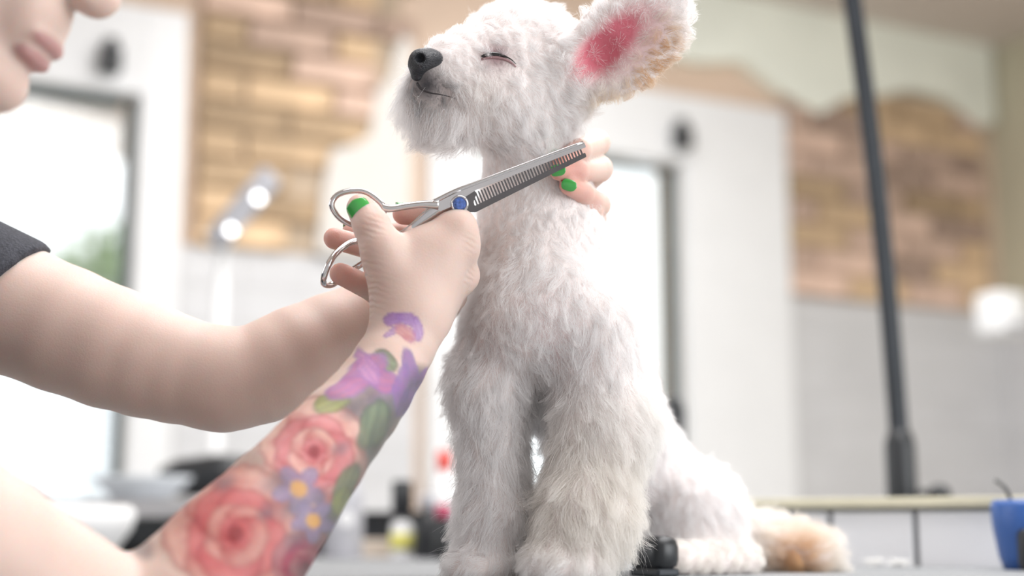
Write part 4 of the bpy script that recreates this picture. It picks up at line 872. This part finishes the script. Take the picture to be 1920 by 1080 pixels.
# ================================================================== THINNING SCISSORS
M['polish'] = mat('polished_steel', (0.66, 0.65, 0.66), 0.09, 1.0, var=0.03, scale=40); M['darkreflect'] = mat('dark_reflection_steel', (0.17, 0.165, 0.17), 0.22, 1.0, var=0.06, scale=60)  # comb blade steel coloured dark to stand for dark reflections
M['gem'] = mat('blue_gem', (0.06, 0.13, 0.42), 0.03, var=0.6, scale=420, coat=1.0)
def SD(x): return 1.046 + (x - 620) / 475 * 0.022
def S(x, y, o=0.0): return P(x, y, SD(x) + o)
sc = empty('thinning_scissors'); tag(sc, 'shiny steel thinning scissors with comb blade and blue screw gem', 'scissors')
def plate(name, pts, off, th, m, parent, bev=0.0004):
    bm = bmesh.new(); a = [bm.verts.new(S(x, y, off)) for x, y in pts]; b = [bm.verts.new(S(x, y, off + th)) for x, y in pts]; n = len(pts)
    bm.faces.new(a); bm.faces.new(list(reversed(b)))
    for i in range(n): bm.faces.new((a[i], b[i], b[(i + 1) % n], a[(i + 1) % n]))
    bmesh.ops.recalc_face_normals(bm, faces=bm.faces[:]); bmesh.ops.bevel(bm, geom=[e for e in bm.edges if True], offset=bev, segments=2, affect='EDGES', clamp_overlap=True)
    return build(name, bm, m, parent)
# plain blade with its shank and thumb ring
top = plate('plain_blade', [(806, 386), (822, 372), (852, 357), (890, 341), (990, 304), (1088, 266), (1095, 266), (1099, 276), (990, 318), (893, 356), (868, 372), (845, 388), (826, 396)], -0.0012, 0.0022, M['polish'], sc)
bm = bmesh.new(); pth = smooth_path([(716, 389), (735, 391), (765, 386), (795, 383), (822, 384)], 18); tube(bm, [S(x, y) for x, y in pth], [pxm(r_, 1.05) for r_ in np.interp(np.linspace(0, 1, 18), [0, 0.3, 0.7, 1], [9, 6.5, 7, 10])], 14); build('shank', bm, M['polish'], top, True)
bm = bmesh.new(); ring = smooth_path([(622, 386, 0), (630, 368, 0.001), (652, 359, 0.002), (682, 359, 0.001), (706, 373, 0), (720, 391, 0), (712, 410, 0.006), (690, 424, 0.010), (662, 422, 0.006), (636, 408, 0.002)], 60, True)
tube(bm, [S(x, y, o) for x, y, o in ring], pxm(5.6, 1.05), 12, closed=True); build('thumb_ring', bm, M['polish'], top, True)
bm = bmesh.new(); pth = smooth_path([(812, 379), (852, 359), (890, 344), (990, 306), (1093, 267)], 20); tube(bm, [S(x, y, -0.0010) for x, y in pth], [pxm(r_, 1.05) for r_ in np.linspace(4.6, 3.2, 20)], 12); build('highlight_spine', bm, M['polish'], top, True)  # rod added along the top edge to give the blade a bright streak
# comb blade
comb = plate('comb_blade', [(862, 366), (884, 352), (894, 362), (888, 378), (890, 386), (1097, 286), (1100, 294), (892, 398), (876, 398), (858, 384)], 0.0012, 0.0020, M['darkreflect'], sc)
bm = bmesh.new(); NT = 38
for i in range(NT):
    t = (i + 0.5) / NT; bx0, by0 = 893 + (1095 - 893) * t, 386 + (288 - 386) * t; hgt = 24 - 8 * t; ux, uy = -0.40, -0.916
    w = 1.55; q = [S(bx0 - w, by0 + 2, 0.0013), S(bx0 + w, by0 + 1, 0.0013), S(bx0 + w + ux * hgt, by0 + uy * hgt, 0.0013), S(bx0 - w + ux * hgt, by0 + uy * hgt, 0.0013)]
    a = [bm.verts.new(p) for p in q]; b = [bm.verts.new(p + CF * 0.0018) for p in q]; bm.faces.new(a); bm.faces.new(list(reversed(b)))
    for k in range(4): bm.faces.new((a[k], b[k], b[(k + 1) % 4], a[(k + 1) % 4]))
bmesh.ops.recalc_face_normals(bm, faces=bm.faces[:]); tag(build('comb_teeth', bm, M['darkreflect'], comb), kind='stuff')
bm = bmesh.new(); pth = smooth_path([(700, 462, 0.020), (735, 448, 0.012), (768, 432, 0.006), (800, 406, 0.003), (830, 384, 0.002), (862, 376, 0.002)], 24)
tube(bm, [S(*p) for p in pth], [pxm(r_, 1.05) for r_ in np.interp(np.linspace(0, 1, 24), [0, 0.35, 0.7, 1], [7, 8, 13, 17])], 14, flat=0.45, flat_dir=CF); build('shank', bm, M['polish'], comb, True)
bm = bmesh.new(); ring = smooth_path([(700, 462, 0.020), (668, 452, 0.022), (640, 466, 0.012), (618, 492, 0.002), (606, 528, 0.004), (622, 534, 0.024), (646, 516, 0.036), (672, 499, 0.042), (700, 480, 0.036)], 60, True)
tube(bm, [S(*p) for p in ring], pxm(6.2, 1.05), 12, closed=True); build('finger_ring', bm, M['polish'], comb, True)
# pivot screw
e_m = Matrix.Translation(Vector(S(862, 383, -0.0012))) @ Vector(-CF).to_track_quat('Z', 'Y').to_matrix().to_4x4()
bm = lathe(bmesh.new(), [(0.0060, -0.003), (0.0066, 0.0), (0.0068, 0.0028), (0.0060, 0.0040), (0.0052, 0.0040), (0.0050, 0.0034), (0, 0.0034)], 32); o = build('screw', bm, M['polish'], sc, True); o.matrix_local = e_m
bm = lathe(bmesh.new(), [(0.0049, 0.0034), (0.0042, 0.0046), (0.0024, 0.0052), (0, 0.0052)], 10); g = build('gem', bm, M['gem'], o)
